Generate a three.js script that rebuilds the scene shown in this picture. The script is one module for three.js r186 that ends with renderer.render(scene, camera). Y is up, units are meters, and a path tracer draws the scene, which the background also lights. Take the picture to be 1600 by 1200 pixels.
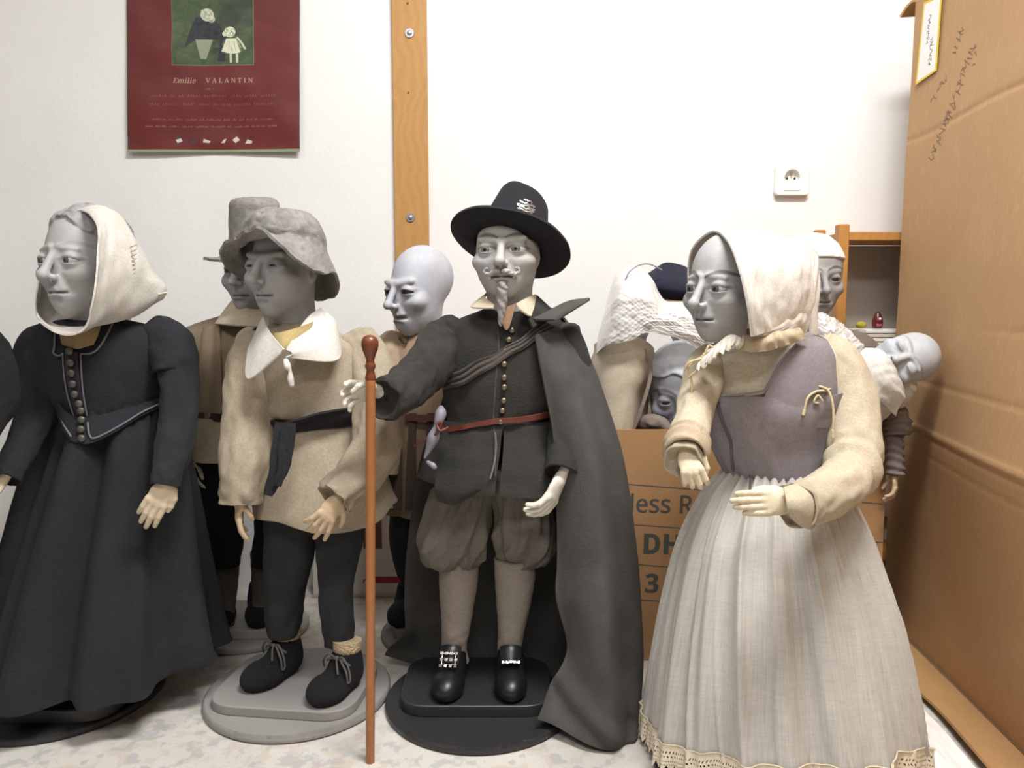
import * as THREE from 'three';
import { RoundedBoxGeometry } from 'three/addons/geometries/RoundedBoxGeometry.js';
import { RectAreaLightUniformsLib } from 'three/addons/lights/RectAreaLightUniformsLib.js';
import { ImprovedNoise } from 'three/addons/math/ImprovedNoise.js';
import { mergeGeometries } from 'three/addons/utils/BufferGeometryUtils.js';

// ---------------------------------------------------------------- camera, light, exposure
const F = 1203, PITCH = THREE.MathUtils.degToRad(5.9), CAM_H = 0.745;   // focal length in pixels of the 1600x1200 frame
const scene = new THREE.Scene();
scene.background = new THREE.Color(0.02, 0.02, 0.02);
const camera = new THREE.PerspectiveCamera(THREE.MathUtils.radToDeg(2 * Math.atan(600 / F)), 4 / 3, 0.05, 30);
camera.position.set(0, CAM_H, 0);
camera.rotation.x = -PITCH;
scene.add(camera);
const renderer = new THREE.WebGLRenderer({ antialias: true });
renderer.toneMapping = THREE.LinearToneMapping;
renderer.toneMappingExposure = 1.6;
renderer.shadowMap.enabled = true;
RectAreaLightUniformsLib.init();

// the ceiling lamps: [x, z, width, depth, intensity]
const CEILING = 2.45;
const LAMPS = [[0.40, -0.62, 0.9, 0.30, 50], [-1.45, -0.05, 0.30, 1.2, 4], [0.0, 0.85, 1.2, 0.30, 15]];

// ---------------------------------------------------------------- helpers
const V = (x, y, z) => new THREE.Vector3(x, y, z);
const sp = Math.sin(PITCH), cp = Math.cos(PITCH);
// the world point seen at pixel (x, y) of the photograph on the upright plane z = Z
function P(x, y, Z) {
  const a = (x - 800) / F, b = (600 - y) / F;
  const dy = b * cp - sp, dz = -b * sp - cp, t = Z / dz;
  return V(a * t, CAM_H + dy * t, Z);
}
const noise = new ImprovedNoise();
const N = (x, y, z) => noise.noise(x, y, z);
function rng(seed) { let s = seed >>> 0; return () => { s = (s + 0x6D2B79F5) | 0; let t = Math.imul(s ^ (s >>> 15), 1 | s); t = (t + Math.imul(t ^ (t >>> 7), 61 | t)) ^ t; return ((t ^ (t >>> 14)) >>> 0) / 4294967296; }; }
const clamp = (x, a, b) => Math.min(b, Math.max(a, x));
const sstep = (a, b, x) => { const t = clamp((x - a) / (b - a), 0, 1); return t * t * (3 - 2 * t); };
const lerp = (a, b, t) => a + (b - a) * t;

const used = {};
function numbered(n) { const k = used[n] = (used[n] ?? -1) + 1; return k ? `${n}_${String(k).padStart(3, '0')}` : n; }
function thing(name, label, category, base, grp) {
  const g = new THREE.Group(); g.name = numbered(name); g.position.copy(base);
  g.userData = { label, category }; if (grp) g.userData.group = grp;
  g.base = base.clone(); scene.add(g); return g;
}
// a part: geometry given in world coordinates, kept relative to the base of its thing
function part(parent, name, geo, mat, label) {
  const m = new THREE.Mesh(geo, mat); m.name = name; m.castShadow = m.receiveShadow = true;
  geo.translate(-parent.base.x, -parent.base.y, -parent.base.z); m.base = parent.base;
  if (label) m.userData.label = label;
  parent.add(m); return m;
}
function single(name, label, category, geo, mat, grp) {
  const m = new THREE.Mesh(geo, mat); m.name = numbered(name); m.castShadow = m.receiveShadow = true;
  geo.computeBoundingBox(); const b = geo.boundingBox, c = V((b.min.x + b.max.x) / 2, b.min.y, (b.min.z + b.max.z) / 2);
  geo.translate(-c.x, -c.y, -c.z); m.position.copy(c); m.base = c;
  m.userData = { label, category }; if (grp) m.userData.group = grp;
  scene.add(m); return m;
}
function struct(name, geo, mat) {
  const m = new THREE.Mesh(geo, mat); m.name = name; m.userData.kind = 'structure'; m.castShadow = m.receiveShadow = true; m.base = V(0, 0, 0);
  scene.add(m); return m;
}
function box(x0, x1, y0, y1, z0, z1, r = 0) {
  const g = r ? new RoundedBoxGeometry(x1 - x0, y1 - y0, z1 - z0, 2, r) : new THREE.BoxGeometry(x1 - x0, y1 - y0, z1 - z0);
  g.translate((x0 + x1) / 2, (y0 + y1) / 2, (z0 + z1) / 2); return g;
}
// uv in metres by the dominant normal
function metricUV(g) {
  const p = g.attributes.position, n = g.attributes.normal, uv = new Float32Array(p.count * 2);
  for (let i = 0; i < p.count; i++) {
    const ax = Math.abs(n.getX(i)), ay = Math.abs(n.getY(i)), az = Math.abs(n.getZ(i));
    if (ax > ay && ax > az) { uv[2 * i] = p.getZ(i); uv[2 * i + 1] = p.getY(i); }
    else if (ay > az) { uv[2 * i] = p.getX(i); uv[2 * i + 1] = p.getZ(i); }
    else { uv[2 * i] = p.getX(i); uv[2 * i + 1] = p.getY(i); }
  }
  g.setAttribute('uv', new THREE.BufferAttribute(uv, 2)); return g;
}

// ---- splines and sheets
function cr(a, b, c, d, t) { return 0.5 * (2 * b + (c - a) * t + (2 * a - 5 * b + 4 * c - d) * t * t + (3 * b - a - 3 * c + d) * t * t * t); }
function spline(arr, t, closed) {          // arr of arrays of numbers, t in 0..1
  const n = arr.length, m = closed ? n : n - 1;
  let f = t * m, i = Math.floor(f); if (!closed) { i = clamp(i, 0, m - 1); } f -= i;
  const g = k => closed ? arr[((k % n) + n) % n] : arr[clamp(k, 0, n - 1)];
  const A = g(i - 1), B = g(i), C = g(i + 1), D = g(i + 2);
  return B.map((_, k) => cr(A[k], B[k], C[k], D[k], f));
}
// a sheet of cloth through fn(u, v) with thickness th (0: a single skin)
function sheet(fn, nu, nv, th = 0.003, closed = false) {
  const W = nu + 1, H = nv + 1, pos = [], P0 = new Array(W * H);
  for (let j = 0; j < H; j++) for (let i = 0; i < W; i++) P0[j * W + i] = fn(i / nu, j / nv);
  const at = (i, j) => { if (closed) i = ((i % nu) + nu) % nu; return P0[clamp(j, 0, nv) * W + clamp(i, 0, nu)]; };
  const nor = [], uv = [], a = V(), b = V();
  let lu = 0, lv = 0;
  for (let i = 0; i < nu; i++) lu += P0[(nv >> 1) * W + i].distanceTo(P0[(nv >> 1) * W + i + 1]);
  for (let j = 0; j < nv; j++) lv += P0[j * W + (nu >> 1)].distanceTo(P0[(j + 1) * W + (nu >> 1)]);
  for (let j = 0; j < H; j++) for (let i = 0; i < W; i++) {
    a.copy(at(i + 1, j)).sub(at(i - 1, j)); b.copy(at(i, j + 1)).sub(at(i, j - 1));
    const n = a.clone().cross(b); if (n.lengthSq() < 1e-16) n.set(0, 1, 0); nor.push(n.normalize());
    uv.push(i / nu * lu, j / nv * lv);
  }
  const out = [], on = [], ou = [], idx = [];
  const layer = (s, h) => { for (let k = 0; k < W * H; k++) { out.push(P0[k].x + nor[k].x * h, P0[k].y + nor[k].y * h, P0[k].z + nor[k].z * h); on.push(nor[k].x * s, nor[k].y * s, nor[k].z * s); ou.push(uv[2 * k], uv[2 * k + 1]); } };
  layer(1, th / 2);
  for (let j = 0; j < nv; j++) for (let i = 0; i < nu; i++) { const k = j * W + i; idx.push(k, k + 1, k + W, k + 1, k + W + 1, k + W); }
  if (th > 0) {
    layer(-1, -th / 2); const o = W * H;
    for (let j = 0; j < nv; j++) for (let i = 0; i < nu; i++) { const k = o + j * W + i; idx.push(k, k + W, k + 1, k + 1, k + W, k + W + 1); }
    const edge = (k1, k2) => {
      const p = [k1, k2, o + k2, o + k1].map(k => V(out[3 * k], out[3 * k + 1], out[3 * k + 2])), e = out.length / 3;
      const n = p[1].clone().sub(p[0]).cross(p[3].clone().sub(p[0])).normalize();
      p.forEach((q, m) => { out.push(q.x, q.y, q.z); on.push(n.x, n.y, n.z); const k = [k1, k2, k2, k1][m]; ou.push(uv[2 * k], uv[2 * k + 1]); });
      idx.push(e, e + 1, e + 2, e, e + 2, e + 3);
    };
    for (let i = 0; i < nu; i++) { edge(i + 1, i); edge(nv * W + i, nv * W + i + 1); }
    if (!closed) for (let j = 0; j < nv; j++) { edge(j * W, (j + 1) * W); edge((j + 1) * W + nu, j * W + nu); }
  }
  const g = new THREE.BufferGeometry();
  g.setAttribute('position', new THREE.Float32BufferAttribute(out, 3));
  g.setAttribute('normal', new THREE.Float32BufferAttribute(on, 3));
  g.setAttribute('uv', new THREE.Float32BufferAttribute(ou, 2));
  g.setIndex(idx); return g;
}
// surface through a net of control points, rows[v][u] = [pixel x, pixel y, z] ; disp(u, v) pushes along z/x
function patch(net, nu, nv, th, closed = false, disp) {
  const pts = net.map(r => r.map(q => q.isVector3 ? [q.x, q.y, q.z] : (w => [w.x, w.y, w.z])(P(...q))));
  const fn = (u, v) => { const col = pts.map(r => spline(r, u, closed)); const q = spline(col, v, false); const w = V(...q); if (disp) disp(w, u, v); return w; };
  return sheet(fn, nu, nv, th, closed);
}
// a patch given by a net of pixels and laid on the front of a loft
function layPatch(L, net, nu, nv, th, off, disp) {
  return sheet((u, v) => { const c = net.map(r => spline(r, u)), [x, y] = spline(c, v); const w = L.front(x, y, off); if (disp) disp(w, u, v); return w; }, nu, nv, th);
}
// ---- lofts of upright bodies; rows = [pixel y, left x, right x, depth ratio, dz]
function loftOf(rows, z, ratio = 0.65, opt = {}) {
  const R = rows.map(([y, xl, xr, k, dz]) => {
    const Z = z + (dz || 0), a = P(xl, y, Z), b = P(xr, y, Z);
    return [(a.x + b.x) / 2, (a.y + b.y) / 2, Z, (b.x - a.x) / 2, (b.x - a.x) / 2 * (k || ratio)];
  });
  const L = { R, at: v => spline(R, v, false), opt };
  L.samples = Array.from({ length: 161 }, (_, i) => L.at(i / 160));
  L.row = Y => {
    const s = L.samples; if (Y >= s[0][1]) return s[0];
    for (let i = 1; i < s.length; i++) if (s[i][1] <= Y) { const t = (s[i - 1][1] - Y) / (s[i - 1][1] - s[i][1] + 1e-9); return s[i].map((q, k) => lerp(s[i - 1][k], q, t)); }
    return s[s.length - 1];
  };
  L.front = (x, y, off = 0.002) => {
    let Zc = R[0][2] + R[0][4];
    for (let k = 0; k < 10; k++) { const q = P(x, y, Zc), r = L.row(q.y), s = clamp((q.x - r[0]) / r[3], -0.985, 0.985); Zc = lerp(Zc, r[2] + (r[4]) * Math.sqrt(1 - s * s) + off, 0.8); }
    return P(x, y, Zc);
  };
  return L;
}
function loftGeo(L, nu = 64, nv = 48, disp, { th = 0, capTop = true, capBottom = true } = {}) {
  const raw = (u, v) => {
    const r = L.at(v), t = u * Math.PI * 2, d = disp ? disp(t, v) : 0, c = Math.cos(t), s = Math.sin(t);
    const e = L.opt.sq || 1, cc = Math.sign(c) * Math.abs(c) ** e, ss = Math.sign(s) * Math.abs(s) ** e;
    return V(r[0] + cc * (r[3] + d), r[1] + (L.opt.dy ? L.opt.dy(t, v) : 0), r[2] - ss * (r[4] + d));
  };
  if (th) return sheet(raw, nu, nv, th, true);
  const ct = raw(0, 0).add(raw(0.5, 0)).multiplyScalar(0.5), cb = raw(0, 1).add(raw(0.5, 1)).multiplyScalar(0.5);
  const a = capTop ? 3 : 0, b = capBottom ? 3 : 0, n = nv + a + b;
  return sheet((u, v) => {
    const j = Math.round(v * n);
    if (j < a) { const k = j / a; return ct.clone().lerp(raw(u, 0), Math.sqrt(k)).add(V(0, (1 - k) * 0.004, 0)); }
    if (j > n - b) { const k = (n - j) / b; return cb.clone().lerp(raw(u, 1), Math.sqrt(k)); }
    return raw(u, (j - a) / nv);
  }, nu, n, 0, true);
}
// ---- limbs: tapered sweep along points; pts = [[Vector3, radius], ...]; flat = [axis scale]
function limb(pts, nu = 28, nv = 40, disp, { cuff = false, tip = true, k = 1 } = {}) {
  const A = pts.map(([p, r]) => [p.x, p.y, p.z, r]);
  const S = []; for (let j = 0; j <= nv; j++) S.push(spline(A, j / nv));
  const frames = []; let nrm = V(0, 0, 1);
  for (let j = 0; j <= nv; j++) {
    const a = S[Math.max(0, j - 1)], b = S[Math.min(nv, j + 1)], t = V(b[0] - a[0], b[1] - a[1], b[2] - a[2]).normalize();
    if (Math.abs(nrm.dot(t)) > 0.97) nrm.set(1, 0, 0);
    nrm = nrm.clone().addScaledVector(t, -nrm.dot(t)).normalize(); frames.push([t, nrm.clone(), t.clone().cross(nrm)]);
  }
  const ring = (j, u, rs = 1, back = 0) => {
    const s = S[j], [t, n, b] = frames[j], th = u * Math.PI * 2, r = s[3] * rs + (disp && rs > 0.3 ? disp(th, j / nv) * rs : 0);
    return V(s[0], s[1], s[2]).addScaledVector(n, Math.cos(th) * r * k).addScaledVector(b, Math.sin(th) * r).addScaledVector(t, back);
  };
  const a = 3, n = nv + a + 4;
  return sheet((u, v) => {
    const j = Math.round(v * n);
    if (j < a) return ring(0, u, Math.sin(j / a * Math.PI / 2), -(1 - j / a) * S[0][3] * 0.5);
    if (j <= nv + a) return ring(j - a, u);
    const e = j - nv - a;
    if (cuff) return [ring(nv, u, 0.9, 0.0005), ring(nv, u, 0.82, -0.008), ring(nv, u, 0.4, -0.012), ring(nv, u, 0, -0.012)][e - 1];
    const q = e / 4; return tip ? ring(nv, u, Math.cos(q * Math.PI / 2), Math.sin(q * Math.PI / 2) * S[nv][3] * 0.7) : ring(nv, u, 1 - q, 0);
  }, nu, n, 0, true);
}
const cord = (pts, r, n = 40, nu = 8) => limb(pts.map(p => [p, r]), nu, n);
// a flat strip between two rows of points
function strip(A, B, nv = 24, nu = 4, th = 0.003, disp) {
  const a = A.map(p => [p.x, p.y, p.z]), b = B.map(p => [p.x, p.y, p.z]);
  return sheet((u, v) => { const p = V(...spline(a, v)), q = V(...spline(b, v)); const w = p.lerp(q, u); if (disp) disp(w, u, v); return w; }, nu, nv, th);
}

// ---- signed distances and their meshing (surface nets)
const len3 = (x, y, z) => Math.sqrt(x * x + y * y + z * z);
const sph = (x, y, z, r) => len3(x, y, z) - r;
function ell(x, y, z, a, b, c) { const k0 = len3(x / a, y / b, z / c), k1 = len3(x / a / a, y / b / b, z / c / c); return k1 < 1e-9 ? -Math.min(a, b, c) : k0 * (k0 - 1) / k1; }
function cap(x, y, z, ax, ay, az, bx, by, bz, ra, rb = ra) {
  const dx = bx - ax, dy = by - ay, dz = bz - az; const t = clamp(((x - ax) * dx + (y - ay) * dy + (z - az) * dz) / (dx * dx + dy * dy + dz * dz + 1e-12), 0, 1);
  return len3(x - ax - dx * t, y - ay - dy * t, z - az - dz * t) - (ra + (rb - ra) * t);
}
const smin = (a, b, k) => { const h = Math.max(k - Math.abs(a - b), 0) / k; return Math.min(a, b) - h * h * k * 0.25; };
const smax = (a, b, k) => -smin(-a, -b, k);
function net(f, lo, hi, cell, colour) {
  const n = [0, 1, 2].map(k => Math.ceil((hi[k] - lo[k]) / cell) + 1), [nx, ny, nz] = n, val = new Float32Array(nx * ny * nz);
  const B = 6, hd = B * cell * 0.87;
  for (let k = 0; k < nz; k += B) for (let j = 0; j < ny; j += B) for (let i = 0; i < nx; i += B) {
    const c = f(lo[0] + (i + B / 2) * cell, lo[1] + (j + B / 2) * cell, lo[2] + (k + B / 2) * cell), far = Math.abs(c) > hd * 2.2;
    for (let r = k; r < Math.min(nz, k + B); r++) for (let q = j; q < Math.min(ny, j + B); q++) for (let p = i; p < Math.min(nx, i + B); p++)
      val[(r * ny + q) * nx + p] = far ? c : f(lo[0] + p * cell, lo[1] + q * cell, lo[2] + r * cell);
  }
  const id = new Int32Array(nx * ny * nz).fill(-1), pos = [], idx = [], at = (i, j, k) => (k * ny + j) * nx + i;
  for (let k = 0; k < nz - 1; k++) for (let j = 0; j < ny - 1; j++) for (let i = 0; i < nx - 1; i++) {
    let m = 0; const v = [];
    for (let c = 0; c < 8; c++) { const w = val[at(i + (c & 1), j + ((c >> 1) & 1), k + (c >> 2))]; v.push(w); if (w < 0) m |= 1 << c; }
    if (m === 0 || m === 255) continue;
    let x = 0, y = 0, z = 0, q = 0;
    for (let c = 0; c < 8; c++) for (const b of [1, 2, 4]) if (!(c & b)) { const d = c | b; if ((v[c] < 0) !== (v[d] < 0)) { const t = v[c] / (v[c] - v[d]); x += (c & 1) + (b === 1 ? t : 0); y += ((c >> 1) & 1) + (b === 2 ? t : 0); z += (c >> 2) + (b === 4 ? t : 0); q++; } }
    id[at(i, j, k)] = pos.length / 3; pos.push(lo[0] + (i + x / q) * cell, lo[1] + (j + y / q) * cell, lo[2] + (k + z / q) * cell);
  }
  for (let k = 1; k < nz - 1; k++) for (let j = 1; j < ny - 1; j++) for (let i = 1; i < nx - 1; i++) {
    const s = val[at(i, j, k)] < 0;
    const quad = (a, b, c, d, flip) => { if (a < 0 || b < 0 || c < 0 || d < 0) return; flip ? idx.push(a, c, b, a, d, c) : idx.push(a, b, c, a, c, d); };
    if (s !== (val[at(i + 1, j, k)] < 0)) quad(id[at(i, j - 1, k - 1)], id[at(i, j, k - 1)], id[at(i, j, k)], id[at(i, j - 1, k)], !s);
    if (s !== (val[at(i, j + 1, k)] < 0)) quad(id[at(i - 1, j, k - 1)], id[at(i - 1, j, k)], id[at(i, j, k)], id[at(i, j, k - 1)], !s);
    if (s !== (val[at(i, j, k + 1)] < 0)) quad(id[at(i - 1, j - 1, k)], id[at(i, j - 1, k)], id[at(i, j, k)], id[at(i - 1, j, k)], !s);
  }
  const g = new THREE.BufferGeometry(); g.setAttribute('position', new THREE.Float32BufferAttribute(pos, 3)); g.setIndex(idx);
  g.computeVertexNormals();
  const uv = new Float32Array(pos.length / 3 * 2); for (let i = 0; i < pos.length / 3; i++) { uv[2 * i] = pos[3 * i] + pos[3 * i + 2] * 0.7; uv[2 * i + 1] = pos[3 * i + 1]; }
  g.setAttribute('uv', new THREE.BufferAttribute(uv, 2));
  if (colour) { const c = []; for (let i = 0; i < pos.length; i += 3) c.push(...colour(pos[i], pos[i + 1], pos[i + 2])); g.setAttribute('color', new THREE.Float32BufferAttribute(c, 3)); }
  return g;
}

// ---- textures
function canvasTex(w, h, draw, srgb = true) {
  const c = document.createElement('canvas'); c.width = w; c.height = h; draw(c.getContext('2d'), w, h);
  const t = new THREE.CanvasTexture(c); if (srgb) t.colorSpace = THREE.SRGBColorSpace; t.anisotropy = 8; return t;
}
// tileable value noise picture, tile = metres
function noiseTex(size, tile, fn, srgb = true) {
  const d = new Uint8Array(size * size * 4);
  for (let y = 0; y < size; y++) for (let x = 0; x < size; x++) { const c = fn(x / size, y / size); for (let k = 0; k < 3; k++) d[(y * size + x) * 4 + k] = clamp(Math.round(c[k] * 255), 0, 255); d[(y * size + x) * 4 + 3] = 255; }
  const t = new THREE.DataTexture(d, size, size); t.wrapS = t.wrapT = THREE.RepeatWrapping; t.magFilter = THREE.LinearFilter; t.minFilter = THREE.LinearMipmapLinearFilter; t.generateMipmaps = true;
  if (srgb) t.colorSpace = THREE.SRGBColorSpace; t.repeat.set(1 / tile, 1 / tile); t.needsUpdate = true; return t;
}
// periodic noise: f cells per tile
function pn(u, v, f, seed = 0) {
  const x = u * f, y = v * f, i = Math.floor(x), j = Math.floor(y), a = x - i, b = y - j, s = a * a * (3 - 2 * a), t = b * b * (3 - 2 * b);
  const h = (p, q) => { p = ((p % f) + f) % f; q = ((q % f) + f) % f; let n = Math.imul(p + 1, 374761393) ^ Math.imul(q + 1, 668265263) ^ Math.imul(seed + 7, 2147483647); n = Math.imul(n ^ (n >>> 13), 1274126177); return ((n ^ (n >>> 16)) >>> 0) / 4294967295; };
  return lerp(lerp(h(i, j), h(i + 1, j), s), lerp(h(i, j + 1), h(i + 1, j + 1), s), t);
}
function pn2(u, v, fu, fv, seed = 0) {
  const x = u * fu, y = v * fv, i = Math.floor(x), j = Math.floor(y), a = x - i, b = y - j, s = a * a * (3 - 2 * a), t = b * b * (3 - 2 * b);
  const h = (p, q) => { p = ((p % fu) + fu) % fu; q = ((q % fv) + fv) % fv; let n = Math.imul(p + 1, 374761393) ^ Math.imul(q + 1, 668265263) ^ Math.imul(seed + 7, 2147483647); n = Math.imul(n ^ (n >>> 13), 1274126177); return ((n ^ (n >>> 16)) >>> 0) / 4294967295; };
  return lerp(lerp(h(i, j), h(i + 1, j), s), lerp(h(i, j + 1), h(i + 1, j + 1), s), t);
}
const fbm = (u, v, f, o = 4, s = 0) => { let a = 0, w = 0.5, t = 0; for (let k = 0; k < o; k++) { a += pn(u, v, f << k, s + k) * w; t += w; w *= 0.5; } return a / t; };

// ---------------------------------------------------------------- materials
const g1 = v => [v, v, v];
const T = {
  wool: noiseTex(256, 0.22, (u, v) => g1(0.80 + 0.20 * fbm(u, v, 6, 5, 3))),
  woolBump: noiseTex(256, 0.06, (u, v) => g1(0.5 * pn(u, v, 64, 1) + 0.5 * fbm(u, v, 16, 3, 2)), false),
  linen: noiseTex(512, 0.16, (u, v) => { const a = pn(u, v * 0.125 * 8, 128, 4); const s = 0.5 * lerp(pn(u, v, 8, 6), a, 0.5) + 0.5 * pn(v, u, 64, 5); return g1(0.84 + 0.16 * s); }),
  weave: noiseTex(256, 0.04, (u, v) => g1(0.5 + 0.25 * Math.sin(u * Math.PI * 2 * 24) * Math.sin(v * Math.PI * 2 * 24) + 0.25 * (fbm(u, v, 16, 3, 9) - 0.5)), false),
  gauze: noiseTex(512, 0.12, (u, v) => g1(0.86 + 0.09 * pn2(u, v, 160, 6, 81) + 0.05 * pn2(u, v, 10, 130, 82) + 0.04 * fbm(u, v, 6, 3, 83))),
  felt: noiseTex(256, 0.10, (u, v) => { const a = fbm(u, v, 10, 5, 21); return g1(0.80 + 0.24 * a); }),
  paint: noiseTex(256, 0.2, (u, v) => g1(0.3 + 0.7 * fbm(u, v, 16, 4, 12)), false),
  card: noiseTex(512, 0.5, (u, v) => { const a = fbm(u, v, 6, 6, 31), b = pn(u, v, 256, 33); return [0.93 + 0.06 * a + 0.03 * b, 0.92 + 0.07 * a + 0.03 * b, 0.90 + 0.08 * a + 0.03 * b]; }),
  wood: noiseTex(512, 0.35, (u, v) => { const w = fbm(u, v, 3, 4, 41), g = pn(u + 0.03 * w, v, 2, 44), s = pn(u, v * 1, 128, 45); const t = 0.5 + 0.5 * Math.sin((u * 16 + w * 3) * Math.PI * 2); return [0.96 + 0.03 * t - 0.03 * s, 0.94 + 0.045 * t - 0.04 * s, 0.91 + 0.06 * t - 0.05 * s]; }),
  wall: noiseTex(512, 1.3, (u, v) => g1(0.96 + 0.04 * fbm(u, v, 8, 5, 51))),
  wallBump: noiseTex(512, 0.25, (u, v) => g1(fbm(u, v, 32, 3, 52)), false),
  floor: noiseTex(1024, 0.7, (u, v) => {
    const a = fbm(u, v, 40, 4, 61), b = fbm(u, v, 34, 4, 67), c = fbm(u, v, 8, 4, 71), f = pn(u, v, 256, 72);
    const blue = sstep(0.52, 0.68, a), tan = sstep(0.53, 0.68, b); let q = [0.90, 0.885, 0.865];
    q = q.map((x, k) => lerp(x, [0.70, 0.71, 0.735][k], blue * 0.5)); q = q.map((x, k) => lerp(x, [0.83, 0.76, 0.69][k], tan * 0.35));
    return q.map(x => x * (0.95 + 0.05 * c + 0.03 * f));
  }),
};
function std(hex, o = {}) { return new THREE.MeshStandardMaterial({ color: new THREE.Color(hex), roughness: 0.9, side: THREE.DoubleSide, ...o }); }
const wool = (hex, o = {}) => std(hex, { map: T.wool, bumpMap: T.woolBump, bumpScale: 0.0012, roughness: 1, ...o });
const linen = (hex, o = {}) => std(hex, { map: T.linen, bumpMap: T.weave, bumpScale: 0.0008, roughness: 1, ...o });
const M = {
  wall: std('#efeeec', { map: T.wall, bumpMap: T.wallBump, bumpScale: 0.00025, roughness: 0.85 }),
  plainWall: std('#8f8981', { roughness: 0.9 }),
  ceiling: std('#d6d3ce', { roughness: 0.95 }),
  floor: std('#e4e2df', { map: T.floor, roughness: 0.45 }),
  plank: std('#bd9055', { map: T.wood, roughness: 0.55 }),
  shelfWood: std('#b98549', { map: T.wood, roughness: 0.5 }),
  stick: std('#a0693f', { map: T.wood, roughness: 0.4 }),
  knob: std('#6e3a24', { map: T.wood, roughness: 0.35 }),
  steel: std('#b9bcc2', { metalness: 0.9, roughness: 0.35 }),
  silver: std('#e6e4e2', { metalness: 1, roughness: 0.22 }),
  brass: std('#877a68', { metalness: 0.9, roughness: 0.4 }),
  darkButton: std('#5a5752', { metalness: 0.35, roughness: 0.4 }),
  plastic: std('#f3f0ea', { roughness: 0.35 }),
  holes: std('#241f1b', { roughness: 0.9 }),
  card: std('#b0895c', { map: T.card, roughness: 0.85 }),
  cardEdge: std('#b08a5c', { map: T.card, roughness: 0.9 }),
  face: new THREE.MeshStandardMaterial({ vertexColors: true, roughness: 0.62, bumpMap: T.paint, bumpScale: 0.0003 }),
  eye: new THREE.MeshStandardMaterial({ vertexColors: true, roughness: 0.35 }),
  handCream: std('#d2c2a6', { roughness: 0.5, bumpMap: T.paint, bumpScale: 0.0005 }),
  handTan: std('#bfa688', { roughness: 0.55, bumpMap: T.paint, bumpScale: 0.0005 }),
  handPale: std('#d9d2c4', { roughness: 0.45, bumpMap: T.paint, bumpScale: 0.0005 }),
  dress: wool('#25262a'), bodiceDark: wool('#26272d'), piping: wool('#6d6a72', { map: null }),
  doublet: wool('#363430'), cape: wool('#53504d'), capeCollar: wool('#514e4a'), sash: wool('#57504c'), breeches: linen('#7a736a'),
  stocking: linen('#9b9085'), belt: std('#643024', { roughness: 0.5 }), blackLeather: std('#17161a', { roughness: 0.38 }),
  blackSuede: wool('#17161b'), lace: std('#5d5953', { roughness: 0.9 }), fur: wool('#d8bf9c'),
  trousers: wool('#303235'), tunic: linen('#b8a993'), sashBlack: wool('#232327'), collar: linen('#e6e0d8'), collarCream: linen('#e2d2b8'), shirtGold: linen('#c9b47c'),
  yoke: linen('#b79c72'), bonnet: linen('#ece6dc'), thread: std('#b4aaa0', { roughness: 1 }),
  blackHat: new THREE.MeshPhysicalMaterial({ color: new THREE.Color('#1b1921'), roughness: 0.9, sheen: 0.6, sheenRoughness: 0.5, sheenColor: new THREE.Color('#343048'), side: THREE.DoubleSide, map: T.wool, bumpMap: T.woolBump, bumpScale: 0.0008 }),
  beret: wool('#1f1e33'), felt: std('#94908c', { map: T.felt, bumpMap: T.felt, bumpScale: 0.003, roughness: 1 }),
  blouse: linen('#e4d8c2'), sleeveTan: linen('#cdbfa6'), mauve: linen('#938a8e'), mauveDark: linen('#675f64'),
  tanCoat: linen('#a8937a'), tanLight: linen('#c9b89e'), brownVest: linen('#8d765f'), darkBrown: linen('#51423a'), canvas: linen('#d2c3ac'),
  blackCloth: wool('#131216'), greyBrown: linen('#8a7c72'),
  swaddle: linen('#f0eae2'),
  standGrey: std('#918d8a', { roughness: 0.55, bumpMap: T.paint, bumpScale: 0.0006 }), standBlack: std('#2b2a2b', { roughness: 0.42, bumpMap: T.paint, bumpScale: 0.0006 }), standMid: std('#6f6c6a', { roughness: 0.5 }),
  wrap: new THREE.MeshPhysicalMaterial({ color: new THREE.Color('#f6f4f2'), roughness: 0.22, transmission: 0.55, thickness: 0, ior: 1.4, side: THREE.DoubleSide }),
  gauze: new THREE.MeshPhysicalMaterial({ color: new THREE.Color('#e0dbd3'), roughness: 1, transmission: 0.3, thickness: 0, side: THREE.DoubleSide, map: T.gauze, bumpMap: T.weave, bumpScale: 0.0006 }),
};

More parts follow.
